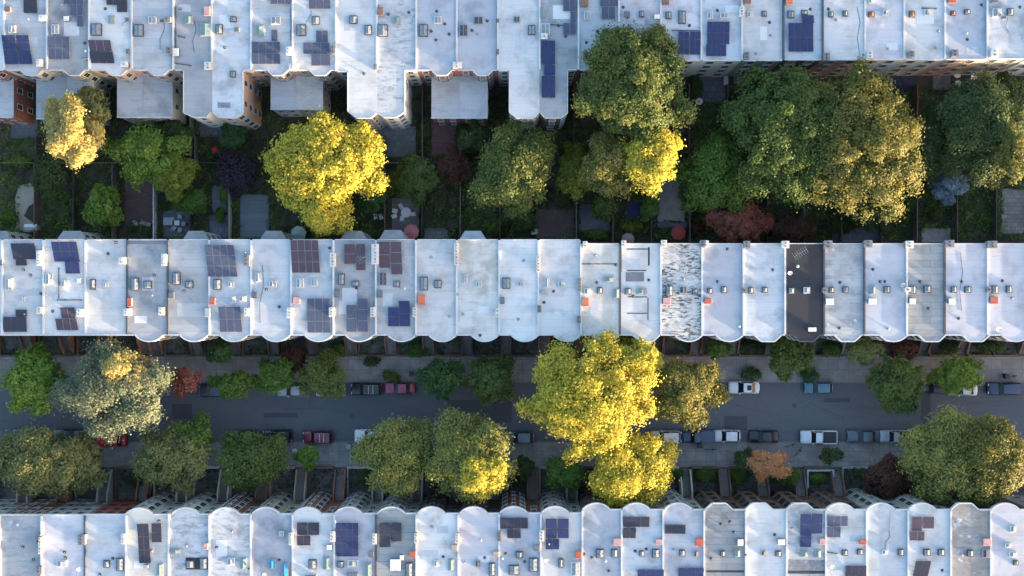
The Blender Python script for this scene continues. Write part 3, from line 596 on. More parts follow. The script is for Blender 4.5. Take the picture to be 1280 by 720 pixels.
# ---- bottom terrace
BE = [0, 52.5, 106.5, 158, 211, 262, 313.5, 366, 418, 470, 520.5, 573, 624, 676, 728, 777, 829, 880, 932, 983, 1032, 1083, 1135, 1188, 1238, 1290]
BBAY = {4: 174, 5: 232, 6: 282, 7: 332, 8: 384, 9: 435.5, 10: 489, 11: 539, 12: 592, 13: 642, 14: 694, 15: 745.5, 16: 795.5, 17: 848, 18: 899, 19: 949, 20: 1000, 21: 1050, 22: 1101.5, 23: 1152.7, 24: 1206, 25: 1257}
TRAP = {18, 19, 20, 24}
BOT = {
 1: ('worn', 'red', 'dull grey-white soiled roof', [CHM(51, 672, 'g', 4, 10), ('vt', 22, 656, 'w'), CHM(52, 711, 'g', 6, 8)]),
 2: ('lilac', 'grey', 'lilac-white flat-fronted roof with faint hatch', [('sk', 72, 700, 84, 708, 'w'), ('dish', 100, 709), ('vt', 81, 690, 'd'), ('vt', 82, 697, 'd'), CHM(105, 673, 'g', 8, 12), CHM(54, 680, 'w', 4, 20)]),
 3: ('blue', 'red', 'pale blue roof and two dark-framed skylights', [('sk', 130, 700, 138, 709, 'd'), ('sk', 146, 697, 155, 713, 'd'), ('vt', 141, 698, 'd'), ('vt', 125, 718, 'd'), CHM(157, 672, 'w', 5, 12)]),
 4: ('cream', 'cream', 'cream roof and tall L-shaped dark solar block', [('pv', 174, 654, 188.5, 704, 'k', -2), ('pv', 189.5, 654, 202, 678, 'k'), ('sk', 197, 704, 204.5, 720, 'g'), ('vt', 199, 651, 'd'), ('ht', 180, 705, 187, 709, 'g')]),
 5: ('peel', 'cream', 'weathered grey roof and two black square curbs', [('pad', 232, 697, 261, 712, 'k'), ('sk', 233, 700, 243, 710, 'd'), ('sk', 250, 697, 260, 711, 'd'), ('sk', 214, 686, 227, 692, 'g'), ('ht', 255, 678, 261, 686, 'p')]),
 6: ('peel', 'red', 'weathered blotchy roof beside tan repair', [('pad', 270, 675, 284, 695, 'w'), ('sk', 301, 697, 309, 711, 'g'), ('sk', 285, 697, 294, 706, 'w'), ('vt', 312, 711, 'd'), ('vt', 271, 684, 'd')]),
 7: ('smooth', 'tan', 'clean pale roof and two bright blue skylights', [('sk', 336, 699, 345, 711, 'b'), ('sk', 352, 703, 361, 722, 'b'), ('sk', 349, 664, 355, 670, 'w'), CHM(365, 672, 'w', 4, 14), ('dish', 331, 716)]),
 8: ('white', 'red', 'white roof and three-block dark solar array', [('pv', 371, 653, 384, 669, 'k'), ('pv', 385, 653, 399, 669, 'k'), ('pv', 371, 669.5, 388, 682, 'k'), ('sk', 386, 699, 396, 711, 'd'), ('sk', 404, 696, 414, 712, 'g'), ('ht', 409, 680, 415, 686, 'w'), CHM(417, 669, 'b', 5, 12), ('ht', 382, 718, 396, 724, 'd')]),
 9: ('lilac', 'grey', 'white roof and big solid navy solar rectangle', [('pv', 420, 653, 448, 696, 'n', 0, (4, 5)), ('sk', 422, 701, 430, 709, 'd'), ('sk', 435, 700, 448, 708, 'w'), ('ht', 461, 688, 468, 696, 'd'), ('sk', 456, 704, 465, 722, 'g'), CHM(469, 672, 'w', 4, 12), ('ht', 434, 715, 448, 722, 'd')]),
 10: ('seam', 'grey', 'seamed grey roof and dark panels near front', [('pv', 474, 653, 488, 684, 'k'), ('pv', 489, 653, 502, 677, 'k'), ('ht', 488, 698, 501, 712, 'w'), ('ht', 512, 688, 520, 696, 'r'), ('sk', 507, 703, 516, 722, 'd'), ('ht', 500, 693, 505, 699, 'w')]),
 11: ('white', 'dark', 'white roof, one tan hatch and one grey skylight', [('ht', 564, 680, 572, 688, 't'), ('sk', 560, 698, 568, 713, 'g'), ('sk', 543, 700, 549, 708, 'w'), ('vt', 554, 696, 'd'), CHM(521, 671, 'b', 4, 11), CHM(572, 671, 'b', 4, 11)]),
 12: ('lilac', 'dark', 'white roof and dark slatted skylight', [('sk', 594, 700, 601, 708, 'n'), ('sk', 611, 703, 619, 719, 'd'), ('ht', 616, 688, 624, 695, 't'), ('vt', 601, 675, 'w'), ('vt', 606, 697, 'd'), CHM(624, 669, 'g', 4, 11)]),
 13: ('smooth', 'red', 'grey roof and T-shaped dark solar block', [('pv', 625, 647, 660, 661, 'k'), ('pv', 634, 661.5, 651, 673, 'k'), ('sk', 645, 689, 654, 697, 'd'), ('sk', 661, 697, 672, 714, 'd'), ('sk', 636, 706, 649, 718, 'd'), ('ht', 667, 680, 675, 688, 'd'), ('vt', 632, 692, 'd'), ('vt', 628, 698, 'w'), ('vt', 656, 702, 'd')]),
 14: ('white', 'grey', 'white roof, navy L-shaped solar block and scarlet hatch', [('pv', 682, 648, 696, 673, 'n'), ('pv', 697, 648, 711, 673, 'n'), ('pv', 682, 673.5, 699, 687, 'n'), ('ht', 719, 688, 727, 697, 'r'), ('sk', 698, 698, 704, 709, 'd'), ('sk', 714, 702, 725, 720, 'w'), ('dish', 682, 698), CHM(677, 668, 'w', 5, 12)]),
 15: ('smooth', 'dark', 'plain slate-grey roof and boxed pink hatch', [('sk', 745, 686, 755, 697, 'd'), ('sk', 764, 686, 772, 696, 'd'), ('ht', 766, 672, 777, 681, 'p'), ('vt', 740, 697, 'd'), ('vt', 757, 701, 'w'), ('vt', 730, 693, 'd')]),
 16: ('blue', 'tan', 'bluish-white roof and dark stepped solar block by bay', [('pv', 779, 646, 812, 659, 'k'), ('pv', 779, 659.5, 795, 673, 'k'), ('pv', 797, 712, 830, 726, 'n'), ('ht', 819, 673, 828, 680, 'p'), ('sk', 799, 688, 805, 695, 'd'), ('sk', 815, 686, 824, 697, 'd')]),
 17: ('lilac', 'cream', 'single narrow solar strip and crimson hatch', [('pv', 831, 656, 857, 667.5, 'k'), ('pv', 848, 710, 880, 726, 'n'), ('ht', 869, 672, 879, 682, 'r'), ('sk', 849, 687, 856, 695, 'd'), ('sk', 867, 688, 873, 696, 'n')]),
 18: ('seam', 'brown', 'grey-white roof banded by crosswise seams', [('ht', 921, 673, 928, 681, 'w'), ('sk', 900, 688, 906, 695, 'd'), ('sk', 918, 687, 925, 696, 'g'), ('pad', 883, 713, 930, 715.5, 'k'), ('vt', 901, 655, 'd'), ('vt', 917, 665, 'd'), ('vt', 889, 698, 'd')]),
 19: ('white', 'brown', 'clear white roof with angular bay and no panels', [('sk', 951, 688, 957, 694, 'n'), ('sk', 969, 688, 976, 695, 'd'), ('ht', 971, 673, 980, 680, 'w'), ('vt', 932, 693, 'd')]),
 20: ('worn', 'brown', 'tall navy panels and brown roof strip', [('pv', 1000, 642, 1014, 684, 'n'), ('pv', 1015, 642, 1028, 667, 'n'), ('ht', 1023, 672, 1031, 680, 'p'), ('sk', 1001, 688, 1010, 696, 'g'), ('sk', 1018, 687, 1026, 697, 'g'), ('pad', 984, 713, 1031, 717, 'k'), ('pad', 985, 700, 1031, 712, 'd'), ('vt', 990, 660, 'g')]),
 21: ('white', 'brown', 'white roof, slate stepped solar block and brick-red hatch', [('pv', 1034, 645, 1060, 658, 'g'), ('pv', 1034, 658.5, 1051, 672, 'g'), ('pv', 1057, 707, 1083, 726, 'k'), ('ht', 1073, 674, 1082, 680, 'r'), ('sk', 1052, 687, 1059, 694, 'd'), ('sk', 1071, 686, 1078, 693, 'd'), ('pipe', 1034, 690, 1046, 692), ('dish', 1038, 706)]),
 22: ('blue', 'grey', 'pale roof overlaid with rectangular grey patches', [('pad', 1112, 638, 1134, 690, 'b'), ('pad', 1104, 668, 1112, 680, 'b'), ('sk', 1122, 686, 1129, 694, 'd'), ('sk', 1102, 687, 1109, 693, 'w')]),
 23: ('white', 'grey', 'white roof and sunrise-tinted solar block near the bay', [('pv', 1140, 646, 1153, 664, 'b'), ('pv', 1154, 646, 1168, 661, 'b'), ('pv', 1138, 664.5, 1156, 676, 'b'), ('pv', 1141, 701, 1160, 722, 'k', 4), ('sk', 1154, 686, 1162, 694, 'd'), ('sk', 1172, 686, 1180, 694, 'd'), ('vt', 1178, 713, 'd')]),
 24: ('stained', 'brown', 'brown-stained shabby roof', [('ht', 1227, 672, 1237, 681, 'p'), ('sk', 1208, 687, 1216, 695, 'd'), ('sk', 1227, 686, 1236, 697, 'n'), ('vt', 1211, 670, 'w')]),
 25: ('lilac', 'brown', 'lilac roof with three white vents', [('sk', 1262, 657, 1269, 665, 'w'), ('sk', 1256, 679, 1263, 684, 'w'), ('sk', 1261, 689, 1269, 696, 'w'), ('sk', 1266, 700, 1272, 706, 'd')]),
}
yR2 = P(0, 641.5, ZR)[1] - 13.1
for i in range(len(BE) - 1):
    n = i + 1; roof, wall, d, items = BOT[n]
    fy = P(0, 643 - .0035 * BE[i] if n <= 14 else 636.5, ZR)[1]
    cfg = dict(front=fy, rear=yR2, roof=roof, wall=wall, items=items, dz=random.Random(n + 50).uniform(-.06, .06), vy=(650, 715), win='red' if n == 3 else ('dark' if wall in ('brown', 'dark') else 'stone' if wall in ('tan', 'grey') else 'light'),
               label='house with %s, %s from left, bottom terrace' % (d, ORD[n]), dark=n in (3, 10))
    if n in BBAY: cfg['bay'] = (BBAY[n], 'trap' if n in TRAP else 'round', 3.75, .88)
    house('bottom', n, BE[i], BE[i + 1], cfg)
house('bottom', 0, -52, 0, dict(front=P(0, 643, ZR)[1], rear=yR2, roof='worn', wall='grey', items=[], vy=(650, 715), label='row house cut by the left edge of the photo, bottom terrace'))

# ---- top terrace (seen from behind)
TE = [5, 59, 112, 165, 217, 265, 314, 366, 420, 471, 520.5, 571, 622.5, 674.5, 723, 773.5, 826, 876.5, 927.5, 979, 1028, 1081, 1130, 1181, 1233.5, 1285]
def bump(a, b, l=.38, r=.88, y=87, yb=93.5):
    w = b - a; return [(a, y), (a + w * l, y), (a + w * (l + .13), yb), (a + w * (r - .13), yb), (a + w * r, y), (b, y)]
TOP = {
 1: ('silver', 'cream', 'skewed blue solar grid in four quarters', [('pv', 29, -4, 46, 16, 'k'), ('pv', 6, 44, 23, 80, 'n', -4, (2, 4)), ('pv', 24, 44, 40, 80, 'n', -4, (2, 4)), ('sk', 11, 32, 20, 41, 'w'), ('ht', 8, 9, 15, 16, 'b'), ('vt', 36, 24, 'w'), CHM(56, 24, 'w', 8, 6), CHM(52, 80, 'b', 6, 8)], bump(5, 59), (46, 83, 148, 'green', 'blue')),
 2: ('grey', 'green', 'slate solar rectangle and second block at top edge', [('pv', 79, -3, 104, 5, 'g'), ('pv', 88, 5, 104, 19, 'g'), ('pv', 96, 19, 104, 33, 'g'), ('pv', 60, 46, 87, 74, 'g'), ('sk', 65, 31, 74, 43, 'w'), ('ht', 81, 21, 88, 27, 'w'), ('vt', 107, 64, 'w'), ('ht', 104, 73, 112, 75, 'd')], bump(59, 112), (84, 116, 148, 'green', 'blue')),
 3: ('white', 'peach', 'skewed solar panels, sunrise-tinted at top, and dark-framed skylight', [('pv', 133, -3, 159, 6, 'k'), ('pv', 146, 6, 159, 15, 'k'), ('pv', 112, 50, 140, 64, 'b', -2), ('pv', 114, 64.5, 143, 79, 'k', -2), ('sk', 115, 30, 128, 45, 'd'), ('sk', 136, 20, 144, 30, 'g'), ('ht', 158, 23, 163, 28, 'd'), ('ht', 159, 62, 163, 68, 'd'), CHM(158, 82, 'p' and 'b', 8, 6)], bump(112, 165), (147, 179, 146, 'cream', 'blue')),
 4: ('silver', 'peach', 'striped pale roof and pair of wired skylights', [('sk', 168, 31, 180, 46, 'd'), ('sk', 186, 21, 196, 30, 'w'), ('vt', 202, 26, 'd'), CHM(212, 26, 'g', 6, 6), CHM(214, 65, 'g', 7, 8)], bump(165, 217), (179.5, 215, 146, 'cream', 'silver')),
 5: ('grey', 'cream', 'greyish roof with green-glazed skylights and pink square', [('ht', 256, 9, 264, 21, 'p'), ('sk', 232, 20, 242, 31, 'g'), ('sk', 251, 29, 264, 46, 'g'), ('pipe', 220, 10, 220, 62), ('pipe', 217, 79, 239, 82), ('ht', 217, 61, 225, 71, 'w'), ('pipe', 223, 45, 231, 47), CHM(262, 84, 'b', 8, 9)], [(217, 87), (230, 87), (230, 141), (243, 146), (258, 146), (265, 140)], None),
 6: ('blue', 'peach', 'long pale roof and two grey skylights', [('sk', 270, 31, 279, 43, 'd'), ('sk', 288, 21, 296, 28, 'd'), ('ht', 294, 35, 300, 41, 'd'), ('sk', 288, 89, 295, 97, 'd'), ('pad', 272, 128, 288, 135, 'd')], [(265, 140), (273, 146), (294, 147), (303, 141), (303, 88), (314, 88)], None),
 7: ('silver', 'peach', 'wide slate solar array spanning its rear half', [('pv', 338, -4, 365, 5, 'g'), ('pv', 314.5, 52, 350, 66, 'g'), ('pv', 314.5, 66.5, 350, 80, 'g'), ('pv', 339, 37, 347, 51, 'g'), ('sk', 320, 32, 330, 45, 'g'), ('sk', 339, 21, 351, 31, 'w'), CHM(362, 65, 'w', 5, 9), CHM(367, 85, 'w', 8, 7), ('pipe', 364, 10, 364, 50)], bump(314, 366), (339, 370, 136, 'pale', 'blue')),
 8: ('white', 'peach', 'staggered slate solar array of three tiers', [('pv', 386, -3, 413, 11, 'g'), ('pv', 379, 53, 412, 67, 'g'), ('pv', 395, 38, 410, 52.5, 'g'), ('pv', 389, 67.5, 413, 82, 'g'), ('sk', 371, 31, 383, 45, 'd'), ('sk', 390, 21, 400, 31, 'd'), CHM(418, 64, 'g', 4, 10)], bump(366, 420), (370.5, 403, 136, 'grey', 'cream')),
 9: ('white', 'grey', 'long white roof and two small skylights', [('sk', 437, 20, 447, 30, 'd'), ('sk', 456, 32, 465, 44, 'd'), ('vt', 455, 92, 'd'), CHM(470, 85, 'g', 3, 6)], [(420, 89), (435, 89), (435, 139), (446, 147), (463, 147), (471, 141)], None),
 10: ('peel', 'white', 'mottled grey peeling roof', [('ht', 472, 10, 480, 20, 'b'), ('sk', 472, 31, 485, 46, 'd'), ('sk', 492, 21, 501, 31, 'g')], [(471, 141), (480, 146), (495, 146), (505, 140), (505, 87), (520, 87)], None),
 11: ('smooth', 'red', 'smooth grey roof, reddish shorter wing', [('sk', 524, 31, 535, 46, 'd'), ('sk', 543, 21, 552, 30, 'w'), ('vt', 546, 14, 'd'), ('vt', 556, 30, 'd'), ('vt', 545, 50, 'd'), ('vt', 539, 39, 'd'), CHM(572, 83, 'b', 10, 7)], bump(520, 571), (540, 575, 147, 'red', 'blue')),
 12: ('smooth', 'red', 'pale grey roof and two dark-glazed square skylights', [('sk', 574, 31, 585, 46, 'n'), ('sk', 592, 21, 604, 31, 'n'), ('vt', 609, 26, 'd'), ('vt', 590, 38, 'd'), ('ht', 620, 24, 624, 29, 'd'), ('ht', 620, 62, 624, 69, 'd')], bump(571, 622), (575.5, 609, 147, 'red', 'blue')),
 13: ('white', 'grey', 'brilliant white long roof beside blue panel column', [('sk', 642, 21, 650, 29, 'n'), ('sk', 660, 32, 669, 44, 'd')], [(622, 88), (637, 88), (637, 140), (646, 147), (667, 147), (674, 141)], None),
 14: ('grey', 'dark', 'narrow blue solar column running down its long wing', [('pv', 704, -2, 720, 14, 'g'), ('pv', 713, 14.5, 720, 28, 'g'), ('pv', 704, 28.5, 720, 43, 'g'), ('pv', 677, 51, 694, 80, 'n'), ('pv', 680, 81, 694, 94, 'n'), ('pv', 677, 95, 694, 122, 'n'), ('sk', 676, 30, 687, 44, 'w'), ('sk', 675, 10, 682, 22, 'g'), ('pipe', 676, 30, 703, 32), CHM(680, 47, 'w', 7, 6)], [(674, 141), (681, 147), (701, 147), (709, 141), (709, 87), (723, 87)], None),
 15: ('blue', 'dark', 'slate panels, its garden end under tree', [('pv', 750, -3, 773, 8, 'g'), ('pv', 752, 8.5, 769, 24, 'g'), ('ht', 726, -2, 735, 10, 'b'), ('sk', 730, 15, 738, 25, 'w')], bump(723, 773), None),
 16: ('lilac', 'grey', 'white roof partly under tree crown', [('ht', 780, 15, 787, 23, 'd'), ('sk', 799, 14, 805, 22, 'd'), ('ht', 817, 19, 824, 25, 'w'), ('ht', 820, 32, 824, 38, 'd'), ('vt', 779, 9, 'd')], [(773, 75), (826, 75)], None),
 17: ('lilac', 'cream', 'white-framed navy solar pair at tree edge', [('pv', 848, 39.5, 861.5, 68, 'n', 0, (2, 3)), ('pv', 862.5, 39.5, 876, 68, 'n', 0, (2, 3)), ('ht', 828, -2, 836, 7, 'b'), ('sk', 832, 15, 839, 24, 'd'), ('sk', 848, 14, 857, 30, 'd'), ('pipe', 840, 38, 876, 38.5)], [(826, 75), (876.5, 75)], None),
 18: ('blue', 'cream', 'one big royal blue solar block', [('pv', 884, 27, 912, 55, 'n', 0, (4, 2)), ('pv', 883, 55.3, 908, 70, 'n', 0, (4, 1)), ('sk', 884, 15, 891, 24, 'w'), ('sk', 900, 16, 910, 23, 'w'), CHM(926, 16, 'w', 5, 11)], [(876.5, 75), (927.5, 75)], None),
 19: ('white', 'green', 'unpaneled white roof between two blue-paneled roofs', [('ht', 929, -2, 938, 6, 'b'), ('sk', 934, 15, 940, 22, 'w'), ('sk', 952, 14, 958, 21, 'd'), ('vt', 962, 28, 'd'), CHM(932, 71, 'g', 5, 8), ('vt', 945, 67, 'g')], [(927.5, 75), (979, 75)], None),
 20: ('blue', 'dark', 'tilted royal blue solar block and dark side copings', [('pv', 1003, 19, 1018, 29, 'n', -1, (2, 1)), ('pv', 986, 29, 1017, 64.5, 'n', -1, (4, 2)), ('sk', 984, 14, 992, 23, 'd'), ('sk', 1001, 13, 1009, 19, 'd'), ('ht', 981, -2, 990, 7, 'o')], [(979, 74.5), (1028, 74.5)], None),
 21: ('white', 'pink', 'clean white roof and two tiny grey skylights', [('sk', 1035, 15, 1041, 22, 'd'), ('sk', 1053, 14, 1059, 21, 'd'), ('vt', 1045, 25, 'g'), CHM(1031, 72, 'g', 7, 8)], [(1028, 74.5), (1081, 74.5)], None),
 22: ('lilac', 'pale', 'streaky white roof over pale blue rear wall', [('sk', 1085, 15, 1092, 22, 'o'), ('sk', 1103, 13, 1110, 20, 'w'), ('sk', 1085, -1, 1091, 5, 'w'), CHM(1085, 70, 'w', 6, 8)], [(1081, 74), (1130, 74)], None),
 23: ('white', 'cream', 'white roof over cream rear wall', [('sk', 1136, 14, 1143, 22, 'o'), ('sk', 1155, 12, 1162, 20, 'w'), ('vt', 1173, 39, 'g'), ('pipe', 1153, 10, 1170, 10.5), CHM(1137, 69, 'g', 6, 7)], [(1130, 74), (1181, 74)], None),
 24: ('smooth', 'pink', 'light grey roof and red hatch', [('ht', 1184, -2, 1194, 5, 'r'), ('sk', 1188, 14, 1194, 20, 'o'), ('sk', 1205, 12, 1212, 18, 'd'), ('vt', 1208, 42, 'w'), ('pad', 1208, 58, 1224, 70, 'b'), CHM(1191, 68, 'g', 7, 8)], [(1181, 73.5), (1233, 73.5)], None),
 25: ('blue', 'grey', 'pale roof and large square skylight, farthest right', [('sk', 1240, 11, 1251, 22, 'w'), ('sk', 1258, 11, 1266, 20, 'd'), ('ht', 1238, -1, 1246, 5, 'd'), ('vt', 1275, 9, 'd'), ('ht', 1252, 21, 1256, 25, 'd'), CHM(1240, 68, 'w', 8, 9)], [(1233, 73), (1285, 73)], None),
}
yT = P(0, 87, ZR)[1] + 13.1
for i in range(len(TE) - 1):
    n = i + 1; roof, wall, d, items, rp, ext = TOP[n]
    a, b = TE[i], TE[i + 1]
    rp = [(a, rp[0][1])] + rp[1:-1] + [(b, rp[-1][1])]
    cfg = dict(front=yT, rear=P(0, min(rp[0][1], rp[-1][1]), ZR)[1], roof=roof, wall=wall, items=items, rear_pts=rp, dz=random.Random(n + 90).uniform(-.06, .06), vy=(4, 70),
               label='house with %s, %s from left, top terrace' % (d, ORD[n]), dark=n in (20, 21))
    if ext: cfg['ext'] = ext; cfg['extr'] = n in (2, 4, 8, 12)
    cfg['bay'] = ((a + b) / 2 - 8, 'round', 3.7, .88)
    house('top', n, a, b, cfg)
house('top', 0, -47, 5, dict(front=yT, rear=P(0, 87, ZR)[1], roof='white', wall='red', items=[], vy=(4, 70), rear_pts=bump(-47, 5), ext=(-22, 16, 146, 'red', 'blue'), extr=True, bay=(-30, 'round', 3.7, .88),
      label='row house with red brick rear wing, cut by the left photo edge'))
house('top', 26, 1285, 1337, dict(front=yT, rear=P(0, 74, ZR)[1], roof='white', wall='pale', items=[], vy=(4, 70), rear_pts=[(1285, 74), (1337, 74)], bay=(1300, 'round', 3.7, .88), label='row house beyond the right edge of the photo, top terrace'))



def block(label, x0, x1, y0, y1, wall, roof):  # unseen blocks added past the rows; right-hand ones shut out the low sun
    T = thing('added_terrace_block', label, 'building', ((x0 + x1) / 2, (y0 + y1) / 2, 0), 0, 'added blocks continuing the terraces'); org = T.location[:]
    m = MB(); m.box(x0, y0, 0, x1, y1, ZR - .25); m.build('wall', WALLC[wall], T, org)
    m = MB(); m.box(x0 - .1, y0 - .1, ZR - .249, x1 + .1, y1 + .1, ZR); m.build('roof', roofmat(roof, int(abs(x0))), T, org)
    for y, a in ((y0 - .01, -math.pi / 2), (y1 + .01, math.pi / 2)):
        for q in range(12):
            for z in (1.1, 4.3, 7.2): add_window(T, x0 + (x1 - x0) * (q + .5) / 12, y, z, a, .95, 1.65, 'light')
for row, ya, yb in (('top', 29.6, 42.6), ('middle', -6.5, 6.1), ('bottom', -43.7, -30.5)):
    for x0, x1, sd in ((77.0 if row != 'bottom' else 71.5, 118, 'right'), (118.4, 160, 'far right'), (-116, -76.0 if row != 'bottom' else -76.4, 'left')):
        block('added long block continuing the %s terrace beyond the %s edge of the photo' % (row, sd), x0, x1, ya, yb, {'top': 'tan', 'middle': 'brown', 'bottom': 'grey'}[row], 'white')

# ---------------------------------------------------------------- ground
SOIL = mat('soil', (.085, .070, .052), .95, .5, 1.2)
LAWN = mat('lawn_grass', (.070, .085, .035), .95, .45, 2.5)
PAVE = paving('pavement_slabs', (.25, .235, .225), (.10, .10, .10), 1.5, 1.5, .12, offs=0)
ROAD = None
def roadmat():
    m, nt, b = _new('asphalt'); g = node(nt, 'ShaderNodeNewGeometry').outputs['Position']
    c = mix(nt, ramp(nt, noise(nt, g, .12, 5, .6, (.25, 1, 1)), .35, .7), (.076, .081, .095), (.106, .110, .122))
    c = mix(nt, ramp(nt, noise(nt, g, .5, 7, .65, (.12, 1.6, 1), off=4), .58, .72), c, (.062, .066, .078))
    c = mix(nt, ramp(nt, noise(nt, g, 12, 4, .7, off=2), .62, .75), c, (.125, .125, .13))
    c = mix(nt, ramp(nt, noise(nt, g, 1.6, 5, .6, off=12), .64, .70), c, (.045, .047, .055))
    # crack lines
    v = node(nt, 'ShaderNodeTexVoronoi', feature='DISTANCE_TO_EDGE'); mp = node(nt, 'ShaderNodeMapping'); L(nt, g, mp.inputs[0]); mp.inputs['Scale'].default_value = (.16, .3, 1)
    L(nt, mp.outputs[0], v.inputs['Vector']); v.inputs['Scale'].default_value = .7
    c = mix(nt, ramp(nt, v.outputs['Distance'], .006, .001), c, (.065, .068, .078))
    L(nt, c, b.inputs['Base Color']); b.inputs['Roughness'].default_value = .75
    return m
ROAD = roadmat()
def sheet(name, x0, y0, x1, y1, z, m, label):
    b = MB(); b.add([(x0, y0, z), (x1, y0, z), (x1, y1, z), (x0, y1, z)], [(0, 1, 2, 3)]); return struct(b.build(name, m), label)
sheet('ground', -900, -900, 900, 900, 0, SOIL, 'dark earth under gardens')
RN, RS = -13.95, -22.55      # kerb lines
sheet('road', -400, RS, 400, RN, .004, ROAD, 'dark blue-grey asphalt street')
for nm, y0, y1, lb in (('pavement', RN, -10.05, 'pale slab pavement along the middle terrace'), ('pavement', -26.35, RS, 'pale slab pavement along the bottom terrace')):
    b = MB(); b.box(-400, y0 + (.18 if y0 == RN else 0), -.1, 400, y1 - (0 if y0 == RN else .18), .13); struct(b.build(nm, PAVE), lb)
b = MB(); b.box(-400, RN, -.1, 400, RN + .178, .134); struct(b.build('kerb', mat('kerb_stone', (.17, .165, .16), .8, .25, 1)), 'stone kerb on the upper side of the street')
b = MB(); b.box(-400, RS - .178, -.1, 400, RS, .134); struct(b.build('kerb', MATS['kerb_stone']), 'stone kerb on the lower side of the street')
# front yards: darker paving strips behind the low walls
YARD = paving('yard_paving', (.12, .11, .105), (.04, .04, .04), .9, .6, .3)
sheet('front_yard_paving', -400, -10.04, 400, P(0, 419.5, ZR)[1] + .2, .03, YARD, 'dark paved front yards of the middle terrace')
sheet('front_yard_paving', -400, -31.5, 400, -26.36, .03, YARD, 'dark paved front yards of the bottom terrace')
# rear yards: patios, lawns and paths
PAVED = []
def patch(name, pts, z, m, label):
    if name != 'lawn' and len(pts) == 4: PAVED.append((*P(pts[0][0], pts[2][1]), *P(pts[2][0], pts[0][1])))
    b = MB(); q = [P(x, y) for x, y in pts]; b.prism(q, -.05, z); return struct(b.build(name, m), label)
def rect(a, b, c, d): return [(a, b), (c, b), (c, d), (a, d)]
BRK = paving('patio_brick', (.16, .095, .09), (.06, .045, .045), .4, .2, .25)
PNK = paving('patio_pink', (.20, .105, .115), (.08, .05, .05), .4, .2, .25)
STN = paving('patio_stone', (.23, .21, .20), (.06, .06, .06), .8, .6, .25)
BEI = mat('gravel_beige', (.40, .34, .27), .95, .3, 3)
CNC = mat('concrete_path', (.34, .30, .28), .9, .3, 1)
DCK = paving('deck_boards', (.23, .25, .28), (.04, .04, .05), 6, .16, .15)
SLT = paving('slate_paving', (.15, .155, .175), (.04, .04, .045), .9, .9, .25)
for nm, r, m, lb in (
    ('patio', (156, 222, 195, 282), BRK, 'plum brick patio between bright green tree and white fence'), ('patio', (539, 150, 570, 194), PNK, 'pinkish brick patio under the short red wing'),
    ('path', (822, 225, 856, 277), CNC, 'wide worn concrete path below the yellow tree'), ('deck', (265, 232, 284, 266), DCK, 'narrow grey deck beside the purple tree'),
    ('deck', (262, 268, 286, 297), SLT, 'dark slate terrace by a rear bay'), ('deck', (300, 243, 336, 297), DCK, 'large blue-grey deck left of the big yellow tree'),
    ('patio', (490, 248, 524, 295), STN, 'pale stone patio with round table'), ('patio', (204, 263, 242, 297), SLT, 'slate patio with white garden furniture'),
    ('deck', (1152, 285, 1188, 303), CNC, 'pale deck against the middle terrace'), ('patio', (1252, 236, 1282, 292), STN, 'grey paved yard at the right edge'),
    ('deck', (1108, 90, 1146, 113), mat('tarpaulin_navy', (.035, .04, .085), .7, .3, 1), 'navy covered terrace under pale blue wall'), ('patio', (1166, 88, 1188, 112), STN, 'pale patio with round tables'),
    ('patio', (1206, 90, 1240, 106), BRK, 'reddish patio with loungers'), ('patio', (250, 150, 284, 171), SLT, 'plum-grey terrace under the twin bays'),
    ('patio', (14, 150, 47, 173), SLT, 'dark patio at the upper left'), ('lawn', (14, 173, 47, 200), LAWN, 'small lawn at the upper left'),
    ('patio', (465, 158, 520, 196), SLT, 'grey paved yard beneath the white side wall'), ('lawn', (866, 128, 912, 172), LAWN, 'dull lawn beneath windows'),
    ('patio', (870, 92, 912, 128), SLT, 'dark terrace with two white benches'), ('patio', (724, 255, 762, 290), SLT, 'slate blue paved yard'), ('lawn', (1095, 250, 1150, 285), LAWN, 'lawn beneath golden tree'),
    ('lawn', (582, 245, 620, 290), LAWN, 'dark lawn behind pink umbrella'), ('lawn', (60, 238, 100, 290), LAWN, 'mossy lawn beneath olive trees'), ('patio', (672, 262, 718, 297), BRK, 'brown brick paved yard'),
    ('deck', (783, 252, 801, 273), mat('pool_cover_blue', (.03, .03, .12), .6, .2, 1), 'square deep blue pool cover'), ('lawn', (1205, 250, 1250, 285), LAWN, 'shadowed lawn at right'),
    ('patio', (530, 285, 560, 299), STN, 'beige patio beside the pink umbrella'), ('deck', (822, 277, 860, 285), SLT, 'dark deck strip by red umbrella'), ('patio', (1040, 284, 1100, 303), SLT, 'dark slate yard behind terrace')):
    patch(nm, rect(*r), .05 + .004 * (hash(lb) % 3 if False else len(lb) % 5), m, lb)
patch('path', [(24, 232), (42, 228), (49, 236), (46, 252), (36, 258), (30, 270), (38, 276), (47, 282), (47, 290), (20, 290), (20, 262), (19, 248)], .075, BEI, 'winding beige gravel path in the leftmost yard')
patch('path', [(46, 200), (55, 200), (55, 297), (46, 297)], .06, mat('path_brown', (.09, .07, .055), .95, .3, 2), 'long brown earth path')
for a, b_, c, d, lb in ((843, 583, 852, 601, 'green planting patch left of a stoop'), (864, 585, 896, 603, 'grassy front yard beside tan stoop'), (912, 586, 936, 603, 'grassy front yard left of the orange tree'), (965, 588, 990, 604, 'green front yard right of the orange tree'),
                    (1012, 590, 1036, 606, 'planted yard inside glass-like frame'), (1075, 585, 1100, 600, 'green patch by brown shrub')):
    patch('lawn', rect(a, b_, c, d), .08, LAWN, lb)
